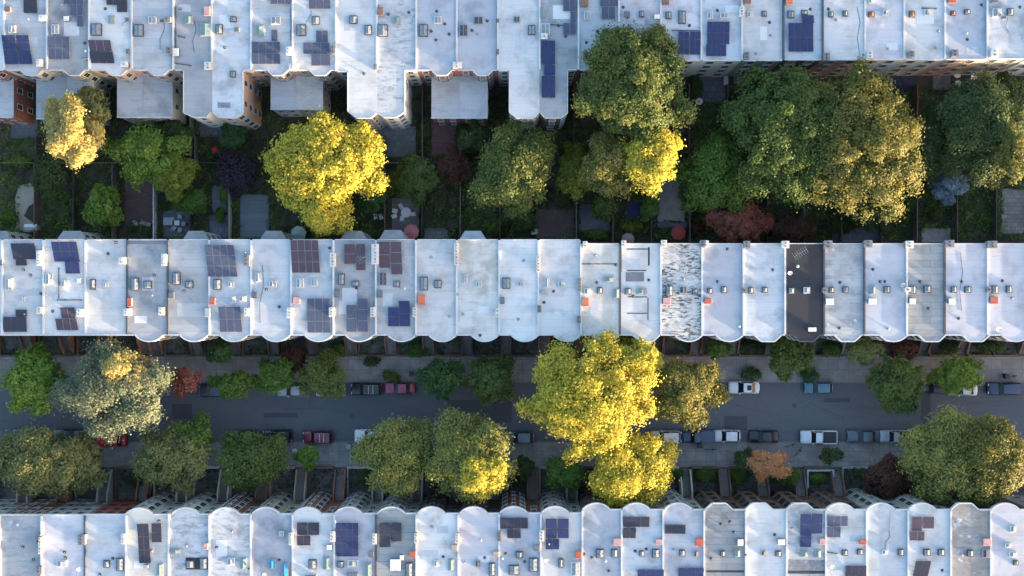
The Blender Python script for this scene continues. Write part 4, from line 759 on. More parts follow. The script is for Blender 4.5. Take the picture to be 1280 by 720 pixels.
# long light scars and manholes in the street
for px, py, s in ((993, 507, 'iron manhole cover at the right of the street'), (440, 520, 'iron manhole cover at mid street')):
    x, y = P(px, py); b = MB(); b.cyl(x, y, 0, .012, .38, 20); b.cyl(x, y, .012, .018, .3, 20); tag(b.build('manhole_cover', FRAME_D, origin=(0, 0, 0)), s, 'manhole cover')
b = MB(); b.box(*P(1151, 537), .004, *P(1163, 490), .009); b.v = [(x, y, z) for x, y, z in b.v]; struct(b.build('road_patch', mat('asphalt_fresh', (.062, .066, .078), .8, .2, 3)), 'darker trench repair across the street')
b = MB(); b.box(*P(560, 528), .004, *P(640, 500), .009); struct(b.build('road_patch', MATS['asphalt_fresh']), 'darker resurfaced stretch of the street')

for a, b_, c, d, lb in ((330, 516, 372, 522, 'narrow dark trench repair left of mid street'), (905, 520, 934, 538, 'square dark road repair near white hatchback'), (1030, 498, 1062, 503, 'thin dark road repair near teal car'), (215, 505, 240, 524, 'dark road repair right of the grey-olive tree')):
    b = MB(); x0, y1 = P(a, b_); x1, y0 = P(c, d); b.box(x0, y0, .004, x1, y1, .009); struct(b.build('road_patch', MATS['asphalt_fresh']), lb)

# ---------------------------------------------------------------- trees
PAL = dict(
 green=[(.044, .082, .016), (.090, .160, .028), (.145, .225, .038)], bright=[(.078, .140, .022), (.150, .235, .036), (.245, .335, .052)],
 dark=[(.034, .058, .020), (.062, .092, .030), (.095, .130, .042)], teal=[(.030, .068, .022), (.056, .117, .036), (.090, .160, .050)],
 olive=[(.105, .120, .045), (.180, .190, .070), (.270, .265, .095)], greyolive=[(.095, .118, .075), (.155, .180, .112), (.225, .240, .145)],
 yelolive=[(.12, .135, .042), (.21, .22, .06), (.34, .31, .075)],
 yellow=[(.24, .23, .035), (.46, .39, .05), (.66, .53, .08)], lemon=[(.15, .19, .040), (.29, .31, .055), (.50, .45, .08)],
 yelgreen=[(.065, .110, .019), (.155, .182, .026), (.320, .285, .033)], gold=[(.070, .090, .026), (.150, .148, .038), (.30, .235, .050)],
 greengold=[(.05, .085, .024), (.105, .140, .036), (.23, .215, .055)], red=[(.19, .055, .040), (.33, .115, .080), (.44, .19, .12)],  # greengold: gold raised in the leaf colour to replace blocked sunlight
 purple=[(.023, .013, .022), (.046, .026, .042), (.065, .042, .055)], orange=[(.42, .17, .08), (.65, .30, .13), (.72, .45, .20)],
 paleyellow=[(.24, .20, .085), (.45, .36, .12), (.58, .46, .16)], blue=[(.090, .143, .180), (.155, .234, .285), (.234, .310, .364)],
 brownred=[(.065, .029, .023), (.104, .046, .033), (.143, .065, .039)], midgreen=[(.045, .078, .020), (.088, .130, .032), (.145, .190, .050)])
BARK = mat('bark', (.09, .07, .055), .95, .4, 5)
def leaf_mesh(name, pos, nor, size, tint, m, parent, origin, seed):
    rg = np.random.default_rng(seed); n = len(pos)
    r = rg.normal(size=(n, 3)); u = np.cross(nor, r); u /= np.linalg.norm(u, axis=1)[:, None] + 1e-9; w = np.cross(nor, u)
    s = size[:, None]; asp = rg.uniform(.45, .8, n)[:, None]
    drop = nor * s * -.25
    v = np.stack([pos - u * s + drop, pos - w * s * asp, pos + u * s + drop, pos + w * s * asp], 1).reshape(-1, 3) - np.array(origin)
    me = bpy.data.meshes.new(name); me.vertices.add(n * 4); me.vertices.foreach_set('co', v.astype(np.float32).ravel())
    me.loops.add(n * 4); me.loops.foreach_set('vertex_index', np.arange(n * 4, dtype=np.int32))
    me.polygons.add(n); me.polygons.foreach_set('loop_start', np.arange(0, n * 4, 4, dtype=np.int32)); me.polygons.foreach_set('loop_total', np.full(n, 4, dtype=np.int32))
    me.update(calc_edges=True)
    a = me.attributes.new('tint', 'FLOAT', 'FACE'); a.data.foreach_set('value', np.clip(tint, 0, 1).astype(np.float32))
    me.materials.append(m); o = bpy.data.objects.new(name, me); C.objects.link(o)
    if parent: o.parent = parent
    else: o.location = origin
    return o
def clumps(rg, cx, cy, rx, ry, z0, z1, n, rough=.2, low=-.35):
    """centres of leaf clumps: limbs carry boughs of different size and height, each bough a tuft of clumps"""
    rm = (rx + ry) / 2; nb = int(5 + rm * (1.1 + rough)); hh = z1 - z0; bo = []; a0 = rg.uniform(0, 6.28)
    for i in range(nb):
        t = (i + .5) / nb; th = a0 + i * 2.399 + rg.uniform(-.3, .3); d = math.sqrt(t) * rg.uniform(.80 - rough * .3, .90 + rough * .35)
        br = rg.uniform(.26, .42) * (1.1 - .25 * t) * (1 if rough > .13 else 1.15)
        d = min(d, 1.0 + rough * .35 - br * .75)
        zt = z1 - hh * (.06 + .42 * d ** 2.2 + rg.uniform(0, .10 + rough * .3)) - br * rm * .5
        bo.append((cx + rx * d * math.cos(th), cy + ry * d * math.sin(th), zt, br))
    out = []; w = np.array([q[3] ** 2 for q in bo]); w /= w.sum()
    while len(out) < n:
        if rg.uniform() < .12:                    # inner and lower foliage
            th, d = rg.uniform(0, 6.28), math.sqrt(rg.uniform(0, .6)); out.append((cx + rx * d * math.cos(th), cy + ry * d * math.sin(th), z0 + hh * rg.uniform(.15, .55), d)); continue
        x, y, z, br = bo[rg.choice(nb, p=w)]; v = rg.normal(size=3); v /= np.linalg.norm(v)
        if v[2] < -.45: continue
        u = rg.uniform(.45, 1.08); out.append((x + rx * br * v[0] * u, y + ry * br * v[1] * u, min(z1, z + rm * br * .8 * v[2] * u), .8))
    return out
def tree(label, px, py, rx, ry, zt, pal, name='tree', cat='tree', seed=None, dens=1.0, leaf=.155, rough=.22, z0=None, tilt=0, second=None, group=None, cr=None):
    seed = seed or int(px * 31 + py * 7); rg = np.random.default_rng(seed)
    z0 = zt * .32 if z0 is None else z0; zc = z0 + (zt - z0) * .6
    cx, cy = P(px, py, zc); k = (H - zc) / F; rx *= k * 1.09; ry *= k * 1.09; rm = (rx + ry) / 2
    T = thing(name, label, cat, (cx, cy, 0), 0, group)
    cr = cr or min(1.05, max(.35, rm * .15)); rx2, ry2 = max(.2, rx - cr * .75), max(.2, ry - cr * .75)
    nc = int(dens * max(14, 2.2 * (rx * ry + rm * (zt - z0) * .8) / (cr * cr)))
    cl = clumps(rg, cx, cy, rx2, ry2, z0 + cr * .6, zt - cr * .6, nc, rough)
    nl = int(max(28, min(240, 26 * (cr / leaf) ** 2 * .18)))
    P_, N_, S_, T_ = [], [], [], []
    ctr = np.array([cx, cy, z0 + (zt - z0) * .3])
    for (x, y, z, u) in cl:
        rc = cr * rg.uniform(.65, 1.25); d = rg.normal(size=(nl, 3)); d /= np.linalg.norm(d, axis=1)[:, None]
        d[:, 2] = np.abs(d[:, 2]) * np.where(rg.uniform(size=nl) < .8, 1, -1)
        rad = (rc * np.where(rg.uniform(size=nl) < .1, rg.uniform(1.2, 1.8, nl), rg.uniform(.35, 1.25, nl)))[:, None]
        p = np.array([x, y, z]) + d * rad * np.array([1, 1, .75])
        o = np.array([x, y, z]) - ctr; o /= np.linalg.norm(o) + 1e-6
        nn = d * .8 + o * .5 + rg.normal(size=(nl, 3)) * .45 + np.array([0, 0, .55]); nn /= np.linalg.norm(nn, axis=1)[:, None]
        P_.append(p); N_.append(nn); S_.append(leaf * rg.uniform(.6, 1.35, nl)); ct = rg.uniform(.15, .85)
        T_.append(ct * .6 + rg.uniform(0, .4, nl))
    P_, N_, S_, T_ = map(np.concatenate, (P_, N_, S_, T_))
    leaf_mesh('crown' if name not in ('shrub', 'hedge') else 'foliage', P_, N_, S_, T_, leafmat('leaf_' + pal, PAL[pal]), T, (cx, cy, 0), seed + 1)
    # trunk and limbs
    m = MB(); tr = max(.05, .028 * zt) ; zf = z0 + (zt - z0) * .15
    lean = rg.uniform(-.4, .4, 2) * min(1, zt / 12)
    fork = (cx + lean[0], cy + lean[1], zf)
    m.tube([(cx, cy, -.05), (cx + lean[0] * .3, cy + lean[1] * .3, zf * .45), fork], [tr * 1.25, tr, tr * .8], 9)
    idx = rg.choice(len(cl), min(len(cl), 9 if rm < 3 else 20), replace=False)
    for i in idx:
        x, y, z, u = cl[i]; mid = ((fork[0] * .5 + x * .5), (fork[1] * .5 + y * .5), fork[2] * .4 + z * .6 + .2)
        m.tube([fork, mid, (x, y, z)], [tr * .5, tr * .28, tr * .08], 6)
    m.build('trunk' if name not in ('shrub', 'hedge') else 'stem', BARK, T, (cx, cy, 0), smooth=True)
    return T

G1 = 'street trees'; G2 = 'garden trees'
# rear gardens
tree('slender pale straw-yellow tree by the left red wing, catching the sun', 88, 163, 34, 46, 17, 'paleyellow', rough=.45, group=G2, leaf=.15)
tree('loose olive tree overlapping the short green wings, upper left', 108, 135, 32, 24, 13, 'olive', rough=.4, group=G2, dens=.7)
tree('spreading fresh green tree with yellow tips below the short twin wings', 180, 190, 50, 36, 9, 'bright', group=G2, rough=.3, leaf=.19)
tree('green tree with yellow patch at left of tan fence', 217, 220, 24, 34, 8.5, 'yelgreen', group=G2)
tree('small round bright green tree beside the plum brick patio', 129, 259, 26, 26, 6, 'bright', group=G2, leaf=.2, rough=.12)
tree('dark purple-leaved tree left of the big yellow tree', 297, 214, 29, 28, 7, 'purple', group=G2)
tree('big yellow tree of the rear gardens, above the green umbrella', 404, 200, 74, 58, 17, 'yellow', group=G2, seed=4, rough=.24, leaf=.18)
tree('yellow lower limb tree hanging toward green umbrella', 400, 252, 44, 38, 14.5, 'yellow', group=G2, rough=.4, leaf=.18)
tree('small dark green tree under the right edge of the big yellow tree', 463, 245, 20, 22, 6.5, 'teal', group=G2)
tree('dark green round tree above the stone patio', 521, 222, 26, 32, 7, 'midgreen', group=G2)
tree('thin brownish tree between patio and the gold-flecked tree', 566, 205, 20, 30, 6, 'brownred', group=G2, dens=.5, rough=.4)
tree('gold-flecked dark green tree in the middle of the rear gardens', 642, 211, 52, 60, 13.5, 'greengold', group=G2, rough=.22)
tree('narrow yellow-green tree right of the gold-flecked tree', 718, 213, 20, 36, 8.5, 'yelgreen', group=G2, rough=.35)
tree('tallest dark green tree, overlapping the top terrace roofs', 791, 104, 74, 76, 19, 'greengold', group=G2, rough=.16, leaf=.17)
tree('vivid yellow tree below the tallest dark green tree', 815, 198, 40, 42, 16, 'yellow', group=G2, rough=.25, leaf=.17)
tree('orange-tinged yellow tree touching vivid yellow one on its left', 762, 205, 34, 40, 14, 'gold', group=G2, rough=.3, leaf=.165)
tree('broad fresh green tree left of the red-leaved maple', 895, 214, 50, 48, 11, 'green', group=G2, rough=.26, leaf=.19)
tree('huge dark green round tree, left half of the large pair', 994, 165, 84, 84, 17, 'midgreen', group=G2, rough=.14, leaf=.17)
tree('huge golden-edged tree, right half of the large pair', 1082, 180, 74, 100, 18, 'gold', group=G2, rough=.2, leaf=.17)
tree('added tawny crown standing in for sunlight between the halves of the large pair', 1042, 190, 34, 60, 17.8, 'gold', group=G2, rough=.45, dens=.5)  # extra crown; its gold leaves imitate the lit part of the pair
tree('russet red maple below the huge dark green tree', 926, 277, 36, 28, 7, 'red', group=G2, rough=.3)
tree('darker wine-red maple right of the russet one', 993, 286, 26, 20, 5.5, 'brownred', group=G2)
tree('dusky green bush-like tree under the golden tree', 1092, 272, 24, 20, 6, 'dark', group=G2)
tree('large dim green tree at the right edge of the rear gardens', 1228, 158, 52, 64, 15, 'dark', group=G2, rough=.3)
tree('tawny crown painted as sunlit patch, at far right of the rear gardens', 1262, 190, 24, 40, 16.5, 'gold', group=G2, rough=.4, dens=.7)  # lit patch of the dark tree, put into gold leaf colour
tree('dim green tree between golden tree and the blue spruce', 1164, 180, 30, 46, 10, 'dark', group=G2, rough=.3)
tree('dim green tree under the grey-blue rear wall at top right', 1262, 112, 26, 22, 9, 'dark', group=G2)
tree('silvery blue spruce in the right rear gardens', 1188, 232, 22, 20, 9, 'blue', name='spruce_tree', group=None, rough=.3, leaf=.16, z0=.8)
tree('small teal bush-like tree under the twin bays', 291, 170, 18, 18, 5, 'teal', group=G2)
tree('dark green tree beside the plum brick patio, left edge', 60, 222, 22, 30, 6, 'dark', group=G2, dens=.7)
tree('green tree at foot of tan fence', 240, 250, 22, 20, 5.5, 'green', group=G2, dens=.8)
tree('dusky tree between the two leftmost wings and fresh green tree', 215, 165, 26, 16, 6, 'dark', group=G2, dens=.7)
tree('small green tree between slate yard and blue pool cover', 755, 258, 17, 20, 5, 'midgreen', group=G2)
tree('green tree right of the blue pool cover', 812, 258, 12, 22, 5, 'green', group=G2)
tree('green shrubby tree beneath roof edge with solid blue solar', 945, 92, 20, 14, 5, 'green', group=G2)
tree('dim tree left of the gold-flecked tree', 590, 170, 18, 22, 7, 'dark', group=G2, dens=.7)
tree('low dim tree left of brown paved yard', 650, 275, 24, 14, 5, 'dark', group=G2)
tree('dark tree right of the vivid yellow tree', 862, 240, 16, 22, 6, 'dark', group=G2, dens=.8)
# street, upper side
tree('bright green street tree at the left edge, above the roadway', 42, 476, 38, 46, 11, 'bright', group=G1, rough=.16, leaf=.2)
tree('large grey-olive street tree near the left edge', 140, 488, 70, 58, 15.5, 'greyolive', group=G1, rough=.26, leaf=.155)
tree('tawny crown painted as sunlit patches above the grey-olive tree', 152, 462, 34, 26, 17, 'paleyellow', group=G1, rough=.45, dens=.45)  # sunlit patches of the grey-olive crown, painted as pale leaves
tree('small brick-red street tree right of the grey-olive tree', 232, 479, 19, 20, 5.5, 'red', group=G1, rough=.3, dens=.8)
tree('small teal-green front yard tree with drooping leaves', 277, 440, 18, 17, 5, 'teal', group=G1, rough=.3)
tree('low wide olive-green street tree above the roadway', 290, 481, 32, 16, 6.5, 'green', group=G1, rough=.3)
tree('green street tree left of two pale parked cars', 345, 470, 26, 24, 7, 'green', group=G1)
tree('brownish green street tree over a pale parked car', 405, 472, 33, 30, 8, 'greengold', group=G1)
tree('round dark green street tree right of the maroon-pink car', 551, 474, 28, 28, 8, 'teal', group=G1, rough=.1, leaf=.19)
tree('round green street tree with yellow edge beside the giant yellow tree', 613, 474, 32, 34, 8.5, 'midgreen', group=G1, rough=.13, leaf=.19)
tree('giant bright yellow street tree in the middle of the view', 736, 497, 82, 74, 18.5, 'yellow', group=G1, rough=.22, leaf=.165)
tree('yellow treetop spray at the upper right of the giant yellow tree', 797, 448, 30, 30, 16, 'yellow', group=G1, rough=.4, leaf=.165)
tree('golden brown street tree right of the giant yellow tree', 858, 489, 48, 46, 14, 'gold', group=G1, rough=.28)
tree('round green front yard tree right of clipped hedge', 986, 447, 31, 27, 7, 'midgreen', group=G1, leaf=.19, rough=.15)
tree('yellow-olive front yard tree by striped grey roof', 1080, 437, 24, 18, 7.5, 'olive', group=G1)
tree('grey-green round street tree overhanging the roadway', 1122, 479, 36, 36, 9.5, 'midgreen', group=G1, rough=.12)
tree('bright green street tree right of the grey-green round one', 1201, 470, 33, 24, 7.5, 'bright', group=G1)
tree('rusty small tree against the terrace near yellow-olive tree', 1130, 437, 18, 14, 5, 'brownred', group=G1)
tree('dark red front yard tree left of the brownish green tree', 366, 450, 20, 18, 5, 'brownred', group=G1, dens=.7)
tree('dark green small tree under roofs beside the golden brown tree', 898, 437, 18, 11, 4.5, 'green', group=G1)
# street, lower side
tree('olive street tree at the lower left corner of the street', 40, 576, 62, 46, 12.5, 'olive', group=G1, rough=.25)
tree('dusky olive street tree right of the left corner tree', 98, 580, 30, 38, 10, 'olive', group=G1, rough=.3, dens=.8)
tree('yellow-green street tree with pointed shoots, lower left', 213, 572, 48, 42, 10.5, 'olive', group=G1, rough=.28)
tree('leafy green street tree shoot reaching the roadway, lower left', 243, 545, 26, 24, 9, 'green', group=G1, rough=.35)
tree('dark green street tree left of the maroon SUV', 314, 575, 48, 38, 10, 'midgreen', group=G1, rough=.22)
tree('thin green sapling below the maroon SUV', 384, 571, 17, 16, 5, 'bright', group=G1, dens=.7, rough=.4)
tree('olive street tree over the white truck', 494, 570, 50, 52, 12.5, 'yelolive', group=G1, rough=.26)
tree('olive and gold street tree left of the giant yellow tree', 588, 568, 56, 60, 14, 'yelolive', group=G1, rough=.24)
tree('added bright yellow crown for sunlight on the lower end of the gold-olive tree', 602, 594, 34, 28, 15.5, 'yellow', group=G1, rough=.35)  # added crown: sunlight on the olive tree given as yellow leaves
tree('golden spray added as sunlight at the foot of the olive tree over white truck', 484, 590, 20, 14, 13, 'gold', group=G1, rough=.4, dens=.7)  # added spray: gold leaf colour in place of sunlight on the olive tree
tree('yellow street tree below the giant yellow one', 790, 586, 54, 50, 14.5, 'yellow', group=G1, rough=.26)
tree('green shaded tree at foot of the giant yellow tree', 708, 592, 28, 22, 9, 'green', group=G1)
tree('small orange street tree near the bicycles', 962, 582, 28, 20, 7, 'orange', group=G1, rough=.4)
tree('dark brown-red front yard tree near the right edge', 1115, 597, 34, 26, 7, 'brownred', group=G1, rough=.3)
tree('olive wide street tree at lower right with golden edge', 1188, 572, 62, 60, 13, 'yelolive', group=G1, rough=.26)
tree('golden crown painted as the sunlit side, at the lower right corner', 1244, 576, 42, 62, 15, 'gold', group=G1, rough=.3)  # sun on the right side of the olive tree, coloured into a gold crown
tree('small green plant-like tree right of orange tree', 988, 596, 15, 12, 4, 'green', group=G1)
tree('dusky sapling left of the orange tree', 930, 576, 14, 16, 5, 'dark', group=G1, dens=.6)
tree('dusky sapling below the white pickup truck', 1040, 569, 16, 11, 5, 'dark', group=G1, dens=.5)
tree('dim shrubby tree below middle of the street, left of giant tree', 655, 585, 12, 16, 4.5, 'dark', group=G1)
# hedges and shrubs
def shrub(label, px, py, rx, ry, z, pal, name='shrub', cat='shrub', group=None): return tree(label, px, py, rx, ry, z, pal, name=name, cat=cat, z0=.1, rough=.12, leaf=.15, group=group, cr=.45)
shrub('clipped oval hedge above the white sedan', 940, 467, 13, 8, 1.6, 'teal', 'hedge', 'hedge')
shrub('clipped round bush above the teal car', 1012, 469, 12, 9, 1.6, 'teal')
shrub('thin bright hedge line at the upper left', 22, 202, 22, 3.5, 1.6, 'bright', 'hedge', 'hedge')
SH = [(478, 292, 8, 6, 'midgreen', 'bush by rear bay, right of the big yellow tree'), (395, 292, 6, 4, 'yelgreen', 'small lime bush beside the green umbrella'), (10, 270, 12, 10, 'green', 'bush at the left edge by gravel path'), (22, 292, 10, 5, 'green', 'low bush at foot of gravel path'),
      (490, 228, 12, 16, 'yelgreen', 'yellowish bush left of the dark round tree'), (620, 285, 12, 9, 'green', 'bush behind cream-white roof'), (700, 245, 14, 14, 'dark', 'dark bush under narrow yellow-green tree'), (745, 293, 16, 6, 'green', 'long low bush by slate yard'),
      (790, 283, 14, 8, 'yelgreen', 'moss-green bush under blue pool cover'), (1170, 262, 9, 14, 'dark', 'dark bush below blue spruce'), (870, 285, 10, 10, 'brownred', 'ruddy bush right of the red umbrella'), (1050, 282, 20, 12, 'dark', 'dark bush right of the wine-red maple'),
      (1140, 255, 9, 12, 'green', 'green bush at tip of golden tree'), (425, 437, 10, 8, 'green', 'bush in yard beside white yard wall'), (520, 438, 14, 10, 'green', 'bush in front yard left of dark round street tree'), (488, 470, 11, 7, 'greengold', 'planted tree pit above the maroon-pink car'),
      (940, 434, 18, 9, 'dark', 'dark bush below plain bluish roof'), (1190, 434, 14, 7, 'dark', 'dark bush below striped grey roof'), (1240, 434, 20, 8, 'dark', 'dark bush below lilac roof at right'), (1040, 436, 16, 8, 'green', 'bush below charcoal roof'),
      (848, 592, 9, 7, 'green', 'bush at left of tan stoop'), (880, 594, 16, 8, 'green', 'broad bush right of the tan stoop'), (922, 594, 10, 8, 'green', 'bush left of orange tree'), (1022, 598, 11, 6, 'green', 'bush in framed planter'), (1078, 590, 13, 6, 'dark', 'bush left of the brown-red tree'),
      (465, 452, 12, 5, 'dark', 'dark low bush on the upper pavement'), (640, 600, 14, 10, 'dark', 'dark bush beside red-brown stoop'), (170, 600, 12, 10, 'dark', 'dark bush near grey stoop at left'), (455, 600, 14, 10, 'dark', 'dark bush beneath olive tree'), (275, 268, 6, 10, 'green', 'bush beside narrow grey deck'),
      (282, 240, 7, 14, 'bright', 'lime bush left of the tall white fence'), (870, 105, 8, 20, 'dark', 'dark bush left of white benches'), (912, 140, 8, 22, 'dark', 'dark bush right of the dull lawn'), (530, 160, 9, 20, 'dark', 'dark bush left of pinkish patio'), (580, 165, 8, 18, 'dark', 'dark bush right of pinkish patio')]
for px, py, rx, ry, pal, lb in SH: shrub(lb, px, py, rx, ry, 1.8, pal, group='garden bushes')

# undergrowth: low leaves over beds that nobody could count
def undergrowth(label, areas, pal, seed, zmax=.8, dens=9):
    rg = np.random.default_rng(seed); P_, N_, S_, T_ = [], [], [], []
    for a, b_, c, d in areas:
        x0, y1 = P(a, b_); x1, y0 = P(c, d); n = int((x1 - x0) * (y1 - y0) * dens)
        x = rg.uniform(x0, x1, n); y = rg.uniform(y0, y1, n)
        f = np.sin(x * 1.3 + seed) + np.sin(y * 1.7 + x * .6) + np.sin(x * 2.9 - y * 2.1); kp = f > -1.1
        for q in PAVED: kp &= ~((x > q[0] + .15) & (x < q[2] - .15) & (y > q[1] + .15) & (y < q[3] - .15))
        kp &= ~((x > -72.5) & (x < -69.5) & (y > 8.3) & (y < 14.9) & (np.abs(x + 71) < 1.3)); x, y, f = x[kp], y[kp], f[kp]
        z = .03 + rg.uniform(.2, 1, len(x)) * zmax * np.clip((f + 1.3) / 3, .12, 1)
        P_.append(np.stack([x, y, z], 1)); nn = rg.normal(size=(len(x), 3)) * .6 + np.array([0, 0, .9]); N_.append(nn / np.linalg.norm(nn, axis=1)[:, None])
        S_.append(rg.uniform(.10, .22, len(x))); T_.append(np.clip(f * .2 + rg.uniform(0, .7, len(x)), 0, 1))
    o = leaf_mesh('undergrowth', *map(np.concatenate, (P_, N_, S_, T_)), leafmat('leaf_' + pal, PAL[pal]), None, (0, 0, 0), seed)
    return tag(o, label, 'undergrowth', kind='stuff')
undergrowth('low dark green plants filling the rear garden beds', [(0, 120, 640, 300), (640, 110, 1285, 300)], 'green', 3, zmax=1.6, dens=20)
undergrowth('mid green plants in scattered garden beds', [(0, 205, 20, 295), (56, 240, 152, 298), (243, 150, 300, 260), (440, 150, 470, 298), (560, 150, 640, 298), (700, 230, 860, 300), (860, 200, 1040, 303), (1100, 200, 1285, 300), (1190, 100, 1285, 200)], 'bright', 5, zmax=1.3, dens=9)
undergrowth('ivy and small plants in the front yards of the middle terrace', [(0, 424, 1285, 444)], 'green', 6, dens=14)
undergrowth('ivy and small plants in the front yards of the bottom terrace', [(0, 585, 1285, 612)], 'dark', 8, dens=12)
rgl = np.random.default_rng(11)
def litter(label, areas, seed, pal='gold', dens=.9):
    rg = np.random.default_rng(seed); P_ = []
    for a, b_, c, d, z in areas:
        x0, y1 = P(a, b_); x1, y0 = P(c, d); n = int((x1 - x0) * (y1 - y0) * dens)
        P_.append(np.stack([rg.uniform(x0, x1, n), rg.uniform(y0, y1, n), np.full(n, z)], 1))
    p = np.concatenate(P_); n = len(p); nn = rg.normal(size=(n, 3)) * .15 + np.array([0, 0, 1]); nn /= np.linalg.norm(nn, axis=1)[:, None]
    tag(leaf_mesh('fallen_leaves', p, nn, rg.uniform(.04, .10, n), rg.uniform(0, 1, n), leafmat('leaf_' + pal, PAL[pal]), None, (0, 0, 0), seed), label, 'fallen leaves', kind='stuff')
litter('scattered fallen leaves along the kerbs and pavements', [(0, 446, 1285, 478, .16), (0, 478, 1285, 484, .03), (0, 545, 1285, 551, .03), (0, 552, 1285, 583, .16)], 21, dens=2.6)

# ---------------------------------------------------------------- fences between the yards
WOODS = [mat('fence_brown', (.15, .10, .075), .9, .35, 4), mat('fence_dark', (.08, .07, .062), .9, .35, 4), mat('fence_weathered', (.15, .14, .125), .9, .3, 4)]
WFN = mat('fence_white', (.60, .60, .58), .8, .15, 4); TFN = mat('fence_tan', (.30, .25, .18), .85, .25, 4)
def fence(label, x0, y0, x1, y1, m, h=1.8, name='garden_fence'):
    l = math.hypot(x1 - x0, y1 - y0); a = math.atan2(y1 - y0, x1 - x0); T = thing(name, label, 'fence', (x0, y0, 0), a, 'board fences between the yards')
    b = MB(); n = int(l / .16)
    for i in range(n): b.box(i * .16 + .005, -.012 + (i % 2) * .012, .05, i * .16 + .15, .012 + (i % 2) * .012, h + (i % 3) * .01)
    b.box(0, .026, .4, l, .07, .5); b.box(0, .026, h - .4, l, .07, h - .3); b.box(0, -.05, h + .03, l, .08, h + .07)
    b.build('panel', m, T)
    np_ = max(2, int(l / 2.4) + 1)
    for i in range(np_): c = MB(); xx = l * i / (np_ - 1); c.box(xx - .06, -.06, 0, xx + .06, .10, h + .075); c.box(xx - .08, -.08, h + .076, xx + .08, .12, h + .11); c.build('post', m, T)
for i, e in enumerate(ME):
    if i in (3, 6): continue
    x = P(e, 0, ZR)[0]; yb = P(0, 300 if i <= 14 else 305, ZR)[1] + .15
    mi = i % 3; fence('%s board fence left of the yard behind the %s middle-terrace house' % (('brown', 'dark', 'weathered grey')[mi], ORD[i + 1]) if i < 25 else 'weathered fence at the right edge behind the middle terrace', x, yb, x, 17.9, WOODS[mi])
x = P(159, 0, ZR)[0]; fence('white board fence right of the plum brick patio', P(196.5, 0)[0], 6.9, P(196.5, 0)[0], P(0, 232)[1], WFN, 1.7)
x = P(314, 0, ZR)[0]; fence('thin tall white fence left of the blue-grey deck', P(290, 0)[0], 6.9, P(290, 0)[0], P(0, 233)[1], WFN, 1.7)
for i, e in enumerate(TE):
    if i == 5: continue
    x = P(e, 0, ZR)[0]; y1 = P(0, 147 if i in (1, 3, 5, 7, 9, 11, 13) or i in (0, 2, 4, 6, 8, 12) else 75, ZR)[1] - 1.2
    mi = (i + 1) % 3; fence('%s board fence at the left side of the %s yard of the top terrace' % (('brown', 'dark', 'weathered grey')[mi], ORD[i + 1]), x, 18.5, x, y1 if i < 14 else 29.6, WOODS[mi])
fence('broad tan fence below the long twin wings', P(242.5, 0)[0], P(0, 196)[1], P(242.5, 0)[0], P(0, 148)[1], TFN, 1.9)
for i, (a, b_, mi) in enumerate(((-5, 200, 0), (203, 330, 1), (335, 520, 2), (523, 700, 1), (703, 830, 0), (835, 1000, 1), (1003, 1160, 2), (1163, 1290, 1))):
    fence('%s board fence on the lengthwise yard boundary, %s run from left' % (('brown', 'dark', 'weathered grey')[mi], ORD[i + 1]), P(a, 0)[0], 18.2, P(b_, 0)[0], 18.2, WOODS[mi])

# ---------------------------------------------------------------- garden furniture
def umbrella(label, px, py, r, col, z=2.3):
    x, y = P(px, py, z); T = thing('garden_umbrella', label, 'umbrella', (x, y, 0)); m = MB(); n = 8
    m.add([(0, 0, z + .45)] + [(r * math.cos(2 * math.pi * i / n + .2), r * math.sin(2 * math.pi * i / n + .2), z) for i in range(n)] + [(r * math.cos(2 * math.pi * i / n + .2), r * math.sin(2 * math.pi * i / n + .2), z - .16) for i in range(n)],
          [(0, 1 + i, 1 + (i + 1) % n) for i in range(n)] + [(1 + i, 9 + i, 9 + (i + 1) % n, 1 + (i + 1) % n) for i in range(n)])
    m.build('canopy', col, T); m = MB(); m.cyl(0, 0, 0, z + .55, .03, 8); m.build('pole', FRAME_D, T); m = MB(); m.cyl(0, 0, 0, .08, .28, 12); m.build('base', FRAME_G, T)
    m = MB()
    for i in range(n): a = 2 * math.pi * i / n + .2; m.tube([(0, 0, z + .42), (r * .98 * math.cos(a), r * .98 * math.sin(a), z - .02)], .012, 4)
    m.build('rib', FRAME_G, T)
umbrella('coral pink umbrella against the middle terrace', 514, 290, 1.15, mat('canvas_pink', (.50, .17, .18), .85, .15, 2))
umbrella('brick red umbrella beyond the wide concrete path', 848, 291, 1.1, mat('canvas_red', (.30, .05, .04), .85, .15, 2))
umbrella('pale green umbrella under the big yellow tree', 373, 292, 1.15, mat('canvas_green', (.27, .36, .32), .85, .15, 2))
umbrella('small tan umbrella with faded stripes behind orange-hatch roof', 785, 299, .95, mat('canvas_tan', (.30, .22, .19), .85, .2, 2))
umbrella('small red umbrella left of the purple tree', 268, 187, .5, mat('canvas_scarlet', (.42, .03, .04), .85, .15, 2), 1.9)
WPL = mat('furniture_white', (.58, .58, .58), .5, .1, 4); GPL = mat('furniture_grey', (.30, .31, .33), .5, .1, 4); WOD = mat('furniture_wood', (.25, .17, .11), .7, .25, 4)
